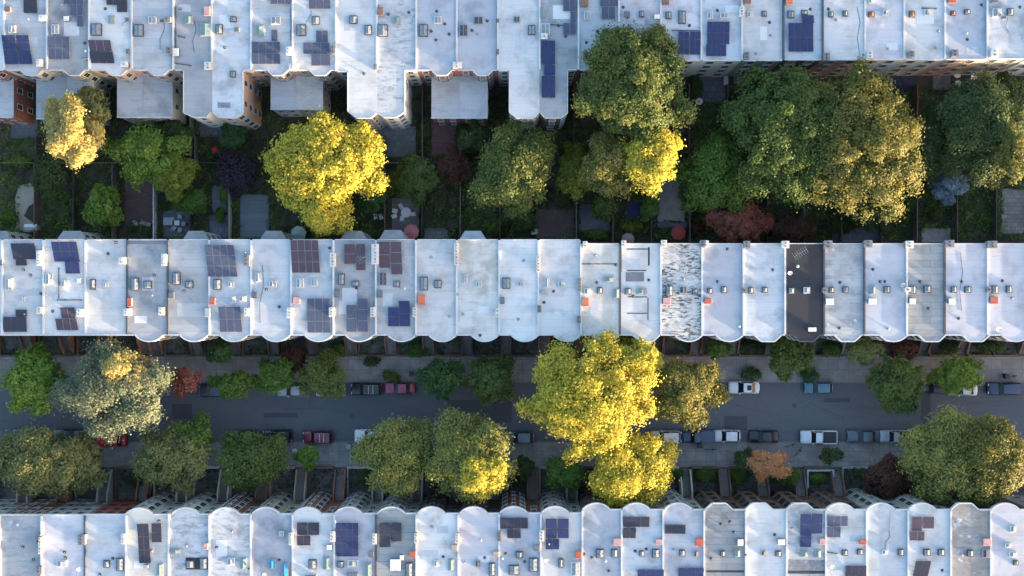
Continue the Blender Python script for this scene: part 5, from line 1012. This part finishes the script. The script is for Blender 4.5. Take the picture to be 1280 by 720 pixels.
def chair(label, px, py, rz, m, group):
    x, y = P(px, py); T = thing('garden_chair', label, 'chair', (x, y, .06), rz, group)
    b = MB(); b.box(-.3, -.28, .38, .3, .28, .45); b.build('seat', m, T, bevel=.02)
    b = MB(); b.add([(-.3, .26, .45), (.3, .26, .45), (.3, .32, .45), (-.3, .32, .45), (-.3, .42, .95), (.3, .42, .95), (.3, .48, .93), (-.3, .48, .93)], [(0, 3, 2, 1), (4, 5, 6, 7), (0, 1, 5, 4), (1, 2, 6, 5), (2, 3, 7, 6), (3, 0, 4, 7)]); b.build('backrest', m, T)
    for sx in (-1, 1):
        for sy in (-1, 1): b = MB(); b.box(sx * .26 - .025, sy * .24 - .025, 0, sx * .26 + .025, sy * .24 + .025, .379); b.build('leg', m, T)
def table(label, px, py, r, m, sq=False):
    x, y = P(px, py); T = thing('garden_table', label, 'table', (x, y, .06)); b = MB()
    if sq: b.box(-r, -r * .7, .70, r, r * .7, .74)
    else: b.cyl(0, 0, .70, .74, r, 24)
    b.build('tabletop', m, T)
    for sx in (-1, 1):
        for sy in (-1, 1): b = MB(); b.box(sx * r * .6 - .03, sy * r * .45 - .03, 0, sx * r * .6 + .03, sy * r * .45 + .03, .699); b.build('leg', FRAME_D, T)
table('round stone-coloured table on the pale stone patio', 508, 266, .75, WPL)
for px, py, a, d in ((502, 259, .5, 'upper left'), (495, 264, 1.4, 'left'), (494, 270, 2, 'lower left'), (516, 268, -1.5, 'right'), (503, 273, 3, 'lower')): chair('pale garden chair at the %s of the round table' % d, px, py, a, WPL, 'chairs round the stone patio table')
table('white square table on slate patio left of middle', 222, 279, .5, WPL, True)
table('long grey bench table on slate patio left side', 213, 277, .8, GPL, True)
for px, py, a, d in ((226, 271, 0, 'above'), (226, 287, 3.1, 'below'), (219, 285, 2.5, 'lower left of'), (230, 280, -1.6, 'right of')): chair('pale grey garden chair %s the white square table' % d, px, py, a, GPL, 'chairs on the slate patio')
for px, py, lb, rr in ((1194, 94, 'round pale table nearest the cream-green wall', .55), (1195, 106, 'round pale table farther down the pale patio', .5), (873, 128, 'small dark round table beside dull lawn', .5)): table(lb, px, py, rr, WPL)
for px, py, a, lb in ((470, 272, 0, 'left white garden chair beneath small dark tree'), (477, 272, .3, 'right white garden chair beneath small dark tree'), (171, 280, .4, 'grey garden chair at foot of the plum patio'), (179, 279, -.5, 'second grey chair at foot of plum patio, nearer white fence'), (187, 281, 1.2, 'grey chair touching the white fence')):
    chair(lb, px, py, a, WPL if 'white garden' in lb else GPL, 'single garden chairs')
def lounger(label, px, py, rz, m):
    x, y = P(px, py); T = thing('garden_lounger', label, 'lounger', (x, y, .06), rz, 'garden loungers'); b = MB(); b.box(-.32, -.9, .28, .32, .4, .38); b.build('seat', m, T, bevel=.03)
    b = MB(); b.add([(-.32, .4, .28), (.32, .4, .28), (.32, .4, .38), (-.32, .4, .38), (-.32, .95, .62), (.32, .95, .62), (.32, .93, .72), (-.32, .93, .72)], [(0, 3, 2, 1), (4, 5, 6, 7), (0, 1, 5, 4), (1, 2, 6, 5), (2, 3, 7, 6), (3, 0, 4, 7)]); b.build('backrest', m, T)
    for sx in (-1, 1):
        for yy in (-.8, .3): b = MB(); b.box(sx * .28 - .03, yy - .03, 0, sx * .28 + .03, yy + .03, .279); b.build('leg', m, T)
lounger('pale lounger on the reddish patio, upper', 1219, 98, 1.5, WPL); lounger('pale lounger on the reddish patio, lower', 1219, 105, 1.6, GPL)
lounger('white bench lounger left on the dark terrace', 893, 94, 1.57, WPL); lounger('white bench lounger right on the dark terrace', 907, 99, 0, WPL)
def shed(label, px0, py0, px1, py1, h, m, roofm):
    x0, y1 = P(px0, py0, h); x1, y0 = P(px1, py1, h); T = thing('garden_shed', label, 'shed', ((x0 + x1) / 2, (y0 + y1) / 2, 0)); o = T.location[:]
    b = MB(); b.box(x0 + .1, y0 + .1, 0, x1 - .1, y1 - .1, h); b.build('wall', m, T, o)
    b = MB(); ym = (y0 + y1) / 2; b.add([(x0, y0, h), (x1, y0, h), (x1, y1, h), (x0, y1, h), (x0, ym, h + .45), (x1, ym, h + .45)], [(0, 1, 5, 4), (3, 4, 5, 2), (0, 4, 3), (1, 2, 5), (0, 3, 2, 1)]); b.build('roof', roofm, T, o)
    b = MB(); b.box((x0 + x1) / 2 - .4, y0 + .05, .02, (x0 + x1) / 2 + .4, y0 + .099, min(1.9, h - .1)); b.build('door', WOODS[0], T, o)
shed('small shed with pale green felt roof behind unpaneled roof', 921, 84, 962, 101, 3.0, WALLC['green'], mat('felt_green', (.12, .17, .14), .9, .25, 2))
shed('tiny tan box-shaped shed in the leftmost yard', 31, 280, 46, 288, 1.6, WALLC['tan'], MATS['felt_white'])
shed('white cabinet shed beside brown paved yard', 664, 282, 672, 293, 1.8, WALLC['white'], MATS['felt_white'])
def planter_frame():
    T = thing('planter_frame', 'pale bluish rectangular frame round planted yard, bottom terrace', 'planter', (*P(1024, 599), 0)); o = T.location[:]
    x0, y1 = P(1007, 586); x1, y0 = P(1041, 609); m = mat('frame_pale_blue', (.42, .50, .54), .6, .2, 4)
    for q in ((x0, y0, x0 + .25, y1), (x0 + .252, y1 - .25, x1, y1), (x1 - .25, y0 + .8, x1, y1 - .252)): b = MB(); b.box(q[0], q[1], 0, q[2], q[3], .8); b.build('side_panel', m, T, o)
planter_frame()

# ---------------------------------------------------------------- vehicles
RUB = mat('tyre_rubber', (.02, .02, .02), .85, .2, 8); LAMP = glass('headlight_glass', (.55, .57, .6), .15); TAIL = glass('taillight_red', (.30, .01, .01), .2); PLAS = mat('bumper_plastic', (.03, .03, .032), .6, .2, 6)
CGL = glass('car_glass', (.010, .012, .015), .22, .4)
def paint(name, col):
    if name in MATS: return MATS[name]
    m, nt, b = _new(name); g = node(nt, 'ShaderNodeNewGeometry').outputs['Position']
    L(nt, mix(nt, ramp(nt, noise(nt, g, 1.2, 5), .35, .75), col, tuple(c * .82 for c in col)), b.inputs['Base Color'])
    b.inputs['Roughness'].default_value = .32; b.inputs['Coat Weight'].default_value = .4; b.inputs['Coat Roughness'].default_value = .12; MATS[name] = m; return m
def ring(x, hw, z0, z1, r):
    """rounded cross-section of the body at x"""
    o = [(-hw + r * .3, z0), (-hw, z0 + r), (-hw, (z0 + z1) * .5), (-hw + .03, z1 - r), (-hw + r, z1 - r * .2), (-hw * .45, z1 + .02), (0, z1 + .03)]
    o += [(-y, z) for y, z in o[-2::-1]]
    return [(x, y, z) for y, z in o]
def car(label, px, py, kind, col, Ln=4.5, W=1.8, name='parked_car', cat='car', flip=False, rails=False, sunroof=False, bedcol=None, rz=0):
    x, y = P(px, py, .9); T = thing(name, label, cat, (x, y, .004), (math.pi if flip else 0) + R(rz), 'vehicles parked along the street')
    # the front looks to -x
    h = Ln / 2; hw = W / 2
    spec = dict(sedan=dict(hood=.86, belt=.93, roof=1.43, ws=(-.20, -.04), rs=(.22, .36), trunk=.97), hatch=dict(hood=.90, belt=.97, roof=1.48, ws=(-.22, -.07), rs=(.34, .45), trunk=1.0), suv=dict(hood=1.02, belt=1.10, roof=1.70, ws=(-.20, -.08), rs=(.41, .47), trunk=1.1),
                van=dict(hood=1.05, belt=1.15, roof=1.95, ws=(-.34, -.22), rs=(.46, .49), trunk=1.2), pickup=dict(hood=1.05, belt=1.12, roof=1.78, ws=(-.21, -.11), rs=(.05, .09), trunk=1.05))[kind]
    m = MB(); st = [(-.5, .80, .42, .62), (-.49, .90, .30, .72), (-.46, .97, .24, spec['hood'] - .10), (-.40, 1, .22, spec['hood'] - .03), (spec['ws'][0], 1, .22, spec['belt'] - .02), (.1, 1, .22, spec['belt'])]
    st += [(.40, 1, .24, spec['trunk']), (.46, .97, .26, spec['trunk'] - .04), (.49, .92, .32, spec['trunk'] - .16), (.5, .86, .42, .75)]
    rings = [ring(u * Ln, hw * w, a, b_, .14) for u, w, a, b_ in st]; n = len(rings[0]); vs = [p for r_ in rings for p in r_]; fs = []
    for i in range(len(rings) - 1):
        for j in range(n - 1): fs.append((i * n + j, (i + 1) * n + j, (i + 1) * n + j + 1, i * n + j + 1))
        fs.append((i * n + n - 1, (i + 1) * n + n - 1, (i + 1) * n, i * n))
    fs += [tuple(range(n))[::1], tuple((len(rings) - 1) * n + j for j in range(n))[::-1]]
    m.add(vs, fs); body = m.build('body', col, T, smooth=True)
    bw, rw = hw * .90, hw * .74; zb, zr = spec['belt'] - .03, spec['roof']; a0, a1 = spec['ws'][0] * Ln, spec['ws'][1] * Ln; b0, b1 = spec['rs'][1] * Ln, spec['rs'][0] * Ln
    m = MB()                                             # roof and pillars
    def slab(xa, xb, w, z): 
        nx, ny = 6, 5; vv = []
        for i in range(nx + 1):
            for j in range(ny + 1):
                u, v = i / nx * 2 - 1, j / ny * 2 - 1; ww = w * (1 - .08 * u * u); vv.append((xa + (xb - xa) * i / nx, ww * v, z - .05 * v * v - .035 * u * u))
        ff = [(i * (ny + 1) + j, (i + 1) * (ny + 1) + j, (i + 1) * (ny + 1) + j + 1, i * (ny + 1) + j + 1) for i in range(nx) for j in range(ny)]
        return vv, ff
    vv, ff = slab(a1 - .03, b1 + .03, rw + .02, zr); m.add(vv, ff)
    for s in (-1, 1):
        for xb_, xt_ in ((a0, a1), ((a0 + b0) / 2, (a1 + b1) / 2), (b0, b1)):
            m.tube([(xb_, s * bw, zb), (xt_, s * rw, zr - .06)], .035, 5)
        m.tube([(a1, s * rw, zr - .06), (b1, s * rw, zr - .06)], .03, 5)
    m.build('roof', col, T, smooth=True)
    def quad(nm, q, mt=CGL): b = MB(); b.add(q, [(0, 1, 2, 3)]); return b.build(nm, mt, T)
    quad('windscreen', [(a0 - .03, -bw * .93, zb + .01), (a0 - .03, bw * .93, zb + .01), (a1, rw * .95, zr - .05), (a1, -rw * .95, zr - .05)])
    quad('rear_window', [(b0 + .02, bw * .9, zb + .01), (b0 + .02, -bw * .9, zb + .01), (b1, -rw * .95, zr - .05), (b1, rw * .95, zr - .05)])
    for s in (-1, 1): quad('side_window', [(a0, s * (bw - .005), zb), (b0, s * (bw - .005), zb), (b1, s * (rw - .005), zr - .07), (a1, s * (rw - .005), zr - .07)])
    m = MB(); m.box(a0 + .1, -bw * .9, .5, b0 - .1, bw * .9, zb - .02); m.build('interior', PLAS, T)
    for u in (-.32, .31):
        for s in (-1, 1):
            m = MB(); m.tube([(u * Ln, s * (hw - .19), .33), (u * Ln, s * (hw + .012), .33)], .33, 18); w = m.build('wheel', RUB, T)
            m = MB(); m.tube([(u * Ln, s * (hw - .02), .33), (u * Ln, s * (hw + .022), .33)], .2, 10); m.build('rim', STEEL, w)
    for s in (-1, 1):
        m = MB(); m.box(-h + .02, s * hw * .62 - .17, .60, -h + .30, s * hw * .62 + .17, spec['hood'] - .17); m.build('headlight', LAMP, T, bevel=.03)
        m = MB(); m.box(h - .20, s * hw * .66 - .14, .70, h - .005, s * hw * .66 + .14, spec['trunk'] - .10); m.build('taillight', TAIL, T, bevel=.02)
        m = MB(); m.box(a0 + .15, s * (hw + .02) - .02 - .09, spec['belt'] - .02, a0 + .33, s * (hw + .02) + .09, spec['belt'] + .13); m.build('wing_mirror', col, T, bevel=.03)
    for xx in (-h - .01, h - .09): m = MB(); m.box(xx, -hw * .8, .3, xx + .12, hw * .8, .5); m.build('bumper', PLAS, T, bevel=.03)
    if rails:
        for s in (-1, 1): m = MB(); m.tube([(a1 + .1, s * rw * .9, zr + .05), (b1 - .1, s * rw * .9, zr + .05)], .025, 6); m.build('roof_rail', FRAME_G, T)
        for t in (.35, .65): xx = a1 + (b1 - a1) * t; m = MB(); m.tube([(xx, -rw * .9, zr + .08), (xx, rw * .9, zr + .08)], .04, 6); m.build('roof_bar', FRAME_W, T)
    if sunroof: m = MB(); xx = a1 + .5; m.box(xx, -rw * .55, zr - .02, xx + .62, rw * .55, zr + .012); m.build('sunroof', CGL, T)
    if kind == 'pickup':
        xb0 = b0 + .12; m = MB(); m.box(xb0, -hw * .84, .9, h * .95, hw * .84, 1.17); m.build('cargo_bed', bedcol or PLAS, T)
        for s in (-1, 1): m = MB(); m.box(xb0 - .05, s * hw * .93 - .07, .8, h * .96, s * hw * .93 + .07, 1.26); m.build('bed_rail', col, T, bevel=.02)
        m = MB(); m.box(h * .951, -hw * .85, .6, h * .99, hw * .85, 1.25); m.build('tailgate', col, T, bevel=.02)
    return T
WH = paint('paint_white', (.62, .63, .65)); SV = paint('paint_silver', (.33, .36, .39)); BK = paint('paint_black', (.016, .018, .022)); NV = paint('paint_navy', (.035, .05, .10)); TL = paint('paint_teal', (.07, .16, .20)); MR = paint('paint_maroon', (.15, .025, .045)); PKR = paint('paint_crimson', (.26, .04, .09)); RD = paint('paint_red', (.40, .015, .025)); GB = paint('paint_slate', (.09, .11, .14)); GR = paint('paint_graphite', (.05, .055, .065))
N = 486.5
car('white sedan with dark sunroof beneath the clipped oval hedge', 930.5, 484.5, 'sedan', WH, 4.55, 1.82, sunroof=True)
car('teal-blue estate car alone beneath the clipped round bush', 1024, 485, 'hatch', TL, 4.2, 1.72)
car('crimson-pink sedan on the upper kerb', 499.5, 485.5, 'sedan', PKR, 4.4, 1.8)
car('black car with pale windscreen left of the crimson-pink one', 458, 486.5, 'suv', BK, 4.5, 1.82, rails=True)
car('white car half hidden under the brownish green tree, upper kerb', 413, 488, 'hatch', WH, 4.3, 1.8)
car('silvery car between two green street trees, upper kerb', 366, 488, 'sedan', SV, 4.5, 1.8)
car('dark blue car under the low olive-green tree', 266, 489, 'hatch', NV, 4.2, 1.8)
car('dark car peeping out left of the bright green street tree', 1168, 485, 'hatch', GR, 3.9, 1.75)
car('white car mostly beneath the bright green tree at right', 1204, 487, 'sedan', WH, 4.3, 1.78)
car('dark navy SUV at the right edge, upper kerb', 1256, 486, 'suv', NV, 4.9, 1.85)
S = 546
car('red car under the grey-olive tree, lower kerb', 139, 551, 'sedan', RD, 4.4, 1.8)
car('black car at the far left, lower kerb', 34, 543, 'sedan', BK, 4.4, 1.8)
car('graphite car left of the red one, lower kerb', 86, 544, 'sedan', GR, 4.4, 1.8)
car('silver car beneath the pointed-shoot tree, lower kerb', 222, 545, 'hatch', SV, 4.2, 1.8)
car('graphite hatchback beneath the dark green street tree, lower kerb', 306, 545, 'hatch', GR, 4.0, 1.8)
car('black long car left of the maroon SUV', 347, 545, 'suv', BK, 4.3, 1.85)
car('maroon SUV with two white roof bars', 397, 546.5, 'suv', MR, 4.4, 1.9, rails=True)
car('white-hooded pickup truck under the olive tree', 466, 545, 'pickup', WH, 5.4, 1.92, name='pickup_truck', cat='pickup truck', bedcol=FRAME_G)
car('grey hatchback peeping out left of the giant yellow tree', 650, 547, 'hatch', GB, 4.2, 1.8)
car('white SUV with black rear window right of the giant yellow tree', 832, 546.5, 'suv', WH, 4.3, 1.86)
car('navy pickup truck between two white cars', 872, 546, 'pickup', NV, 5.0, 1.9, name='pickup_truck', cat='pickup truck', bedcol=NV)
car('white hatchback right of the navy pickup truck', 909.5, 545, 'hatch', WH, 3.85, 1.76)
car('black sedan above the orange tree', 955, 546, 'sedan', BK, 4.3, 1.8)
car('white pickup truck with open dark cargo bed', 1023.5, 546.5, 'pickup', WH, 5.3, 1.95, name='pickup_truck', cat='pickup truck')
car('slate sedan right of the white pickup truck', 1080, 545.5, 'sedan', GB, 4.7, 1.82)
car('grey pickup truck with black bed, right of the slate sedan', 1119.5, 545.5, 'pickup', SV, 4.5, 1.82, name='pickup_truck', cat='pickup truck')
car('dark blue car entering beneath the wide olive tree at right', 1160, 545, 'hatch', GB, 4.1, 1.78)

# bicycles on the pavement
def bicycle(label, px, py, rz):
    x, y = P(px, py); T = thing('bicycle', label, 'bicycle', (x, y, .13), rz, 'bicycles on the pavement')
    for u in (-.52, .52):
        m = MB(); pts = [(u + .33 * math.cos(2 * math.pi * i / 18), 0, .34 + .33 * math.sin(2 * math.pi * i / 18)) for i in range(19)]; m.tube(pts, .025, 5); m.build('wheel', RUB, T)
    m = MB()
    for a, b_ in (((-.52, 0, .34), (-.38, 0, .85)), ((-.38, 0, .8), (.15, 0, .82)), ((-.42, 0, .7), (0, 0, .32)), ((0, 0, .32), (.18, 0, .88)), ((0, 0, .32), (.52, 0, .34)), ((.15, 0, .8), (.52, 0, .34))): m.tube([a, b_], .02, 6)
    m.build('frame', FRAME_D, T); m = MB(); m.tube([(-.42, -.28, .98), (-.36, 0, .95), (-.42, .28, .98)], .016, 6); m.build('handlebar', FRAME_D, T)
    m = MB(); m.box(.08, -.08, .9, .34, .08, .95); m.build('saddle', RUB, T, bevel=.02)
bicycle('upper bicycle beside the orange tree', 987, 556, .3); bicycle('lower bicycle beside the orange tree', 997, 564, .9); bicycle('bicycle parked on the upper pavement near navy SUV', 1262, 470, .1)
bicycle('bicycle parked under the golden tree', 888, 561, .05)
# bins near the stoops
def bin_(label, px, py, col):
    x, y = P(px, py); T = thing('wheelie_bin', label, 'bin', (x, y, .13), 0, 'bins on the pavements')
    m = MB(); m.box(-.26, -.3, .06, .26, .3, .95, taper=-.04); m.build('body', col, T, bevel=.02); m = MB(); m.box(-.31, -.34, .951, .31, .36, 1.03); m.build('lid', col, T, bevel=.02)
    for s in (-1, 1): m = MB(); m.tube([(s * .2, .3, .1), (s * .28, .3, .1)], .1, 10); m.build('wheel', RUB, T)
for px, py, c, lb in ((874, 556, PLAS, 'black bin below the navy pickup truck'), (515, 467, PLAS, 'black bin right of the planted tree pit'), (370, 563, FRAME_W, 'pale bin below the black long car'), (437, 557, FRAME_G, 'grey bin below the white-hooded pickup'), (1255, 470, PLAS, 'black bin near the navy SUV')): bin_(lb, px, py, c)

# ---------------------------------------------------------------- light, sky, camera
sc = bpy.context.scene
EL, AZ = SUN_EL, SUN_AZ            # elevation, angle in the plan below the +x axis
w = bpy.data.worlds.new('World'); sc.world = w; w.use_nodes = True; nt = w.node_tree; bg = nt.nodes['Background']
sk_ = nt.nodes.new('ShaderNodeTexSky'); sk_.sky_type = 'NISHITA'; sk_.sun_disc = False; sk_.sun_elevation = R(EL); sk_.sun_rotation = R(90 + AZ)
sk_.air_density = 1.0; sk_.dust_density = 5.0; sk_.ozone_density = 1.65
nt.links.new(sk_.outputs[0], bg.inputs[0]); bg.inputs[1].default_value = SKY
sd = bpy.data.lights.new('sun', 'SUN'); sd.energy = SUN; sd.angle = R(.5); sd.color = SUNC; so = bpy.data.objects.new('sun', sd); C.objects.link(so)
from mathutils import Vector
dv = Vector((math.cos(R(AZ)) * math.cos(R(EL)), -math.sin(R(AZ)) * math.cos(R(EL)), math.sin(R(EL)))); so.rotation_euler = dv.to_track_quat('Z', 'Y').to_euler(); so.location = (60, -40, 60)
cd = bpy.data.cameras.new('camera'); cam = bpy.data.objects.new('camera', cd); C.objects.link(cam); cam.location = (0, 0, H)
cd.sensor_width = 36; cd.lens = 36 * F / 1280; cd.clip_end = 3000; cd.clip_start = 1; sc.camera = cam
sc.view_settings.view_transform = 'Standard'; sc.view_settings.look = 'None'; sc.view_settings.gamma = 1; sc.view_settings.exposure = EXPO

for o in bpy.data.objects:
    if 'label' in o and not 4 <= len(o['label'].split()) <= 16: print('LABELLEN', o.name, o['label'])
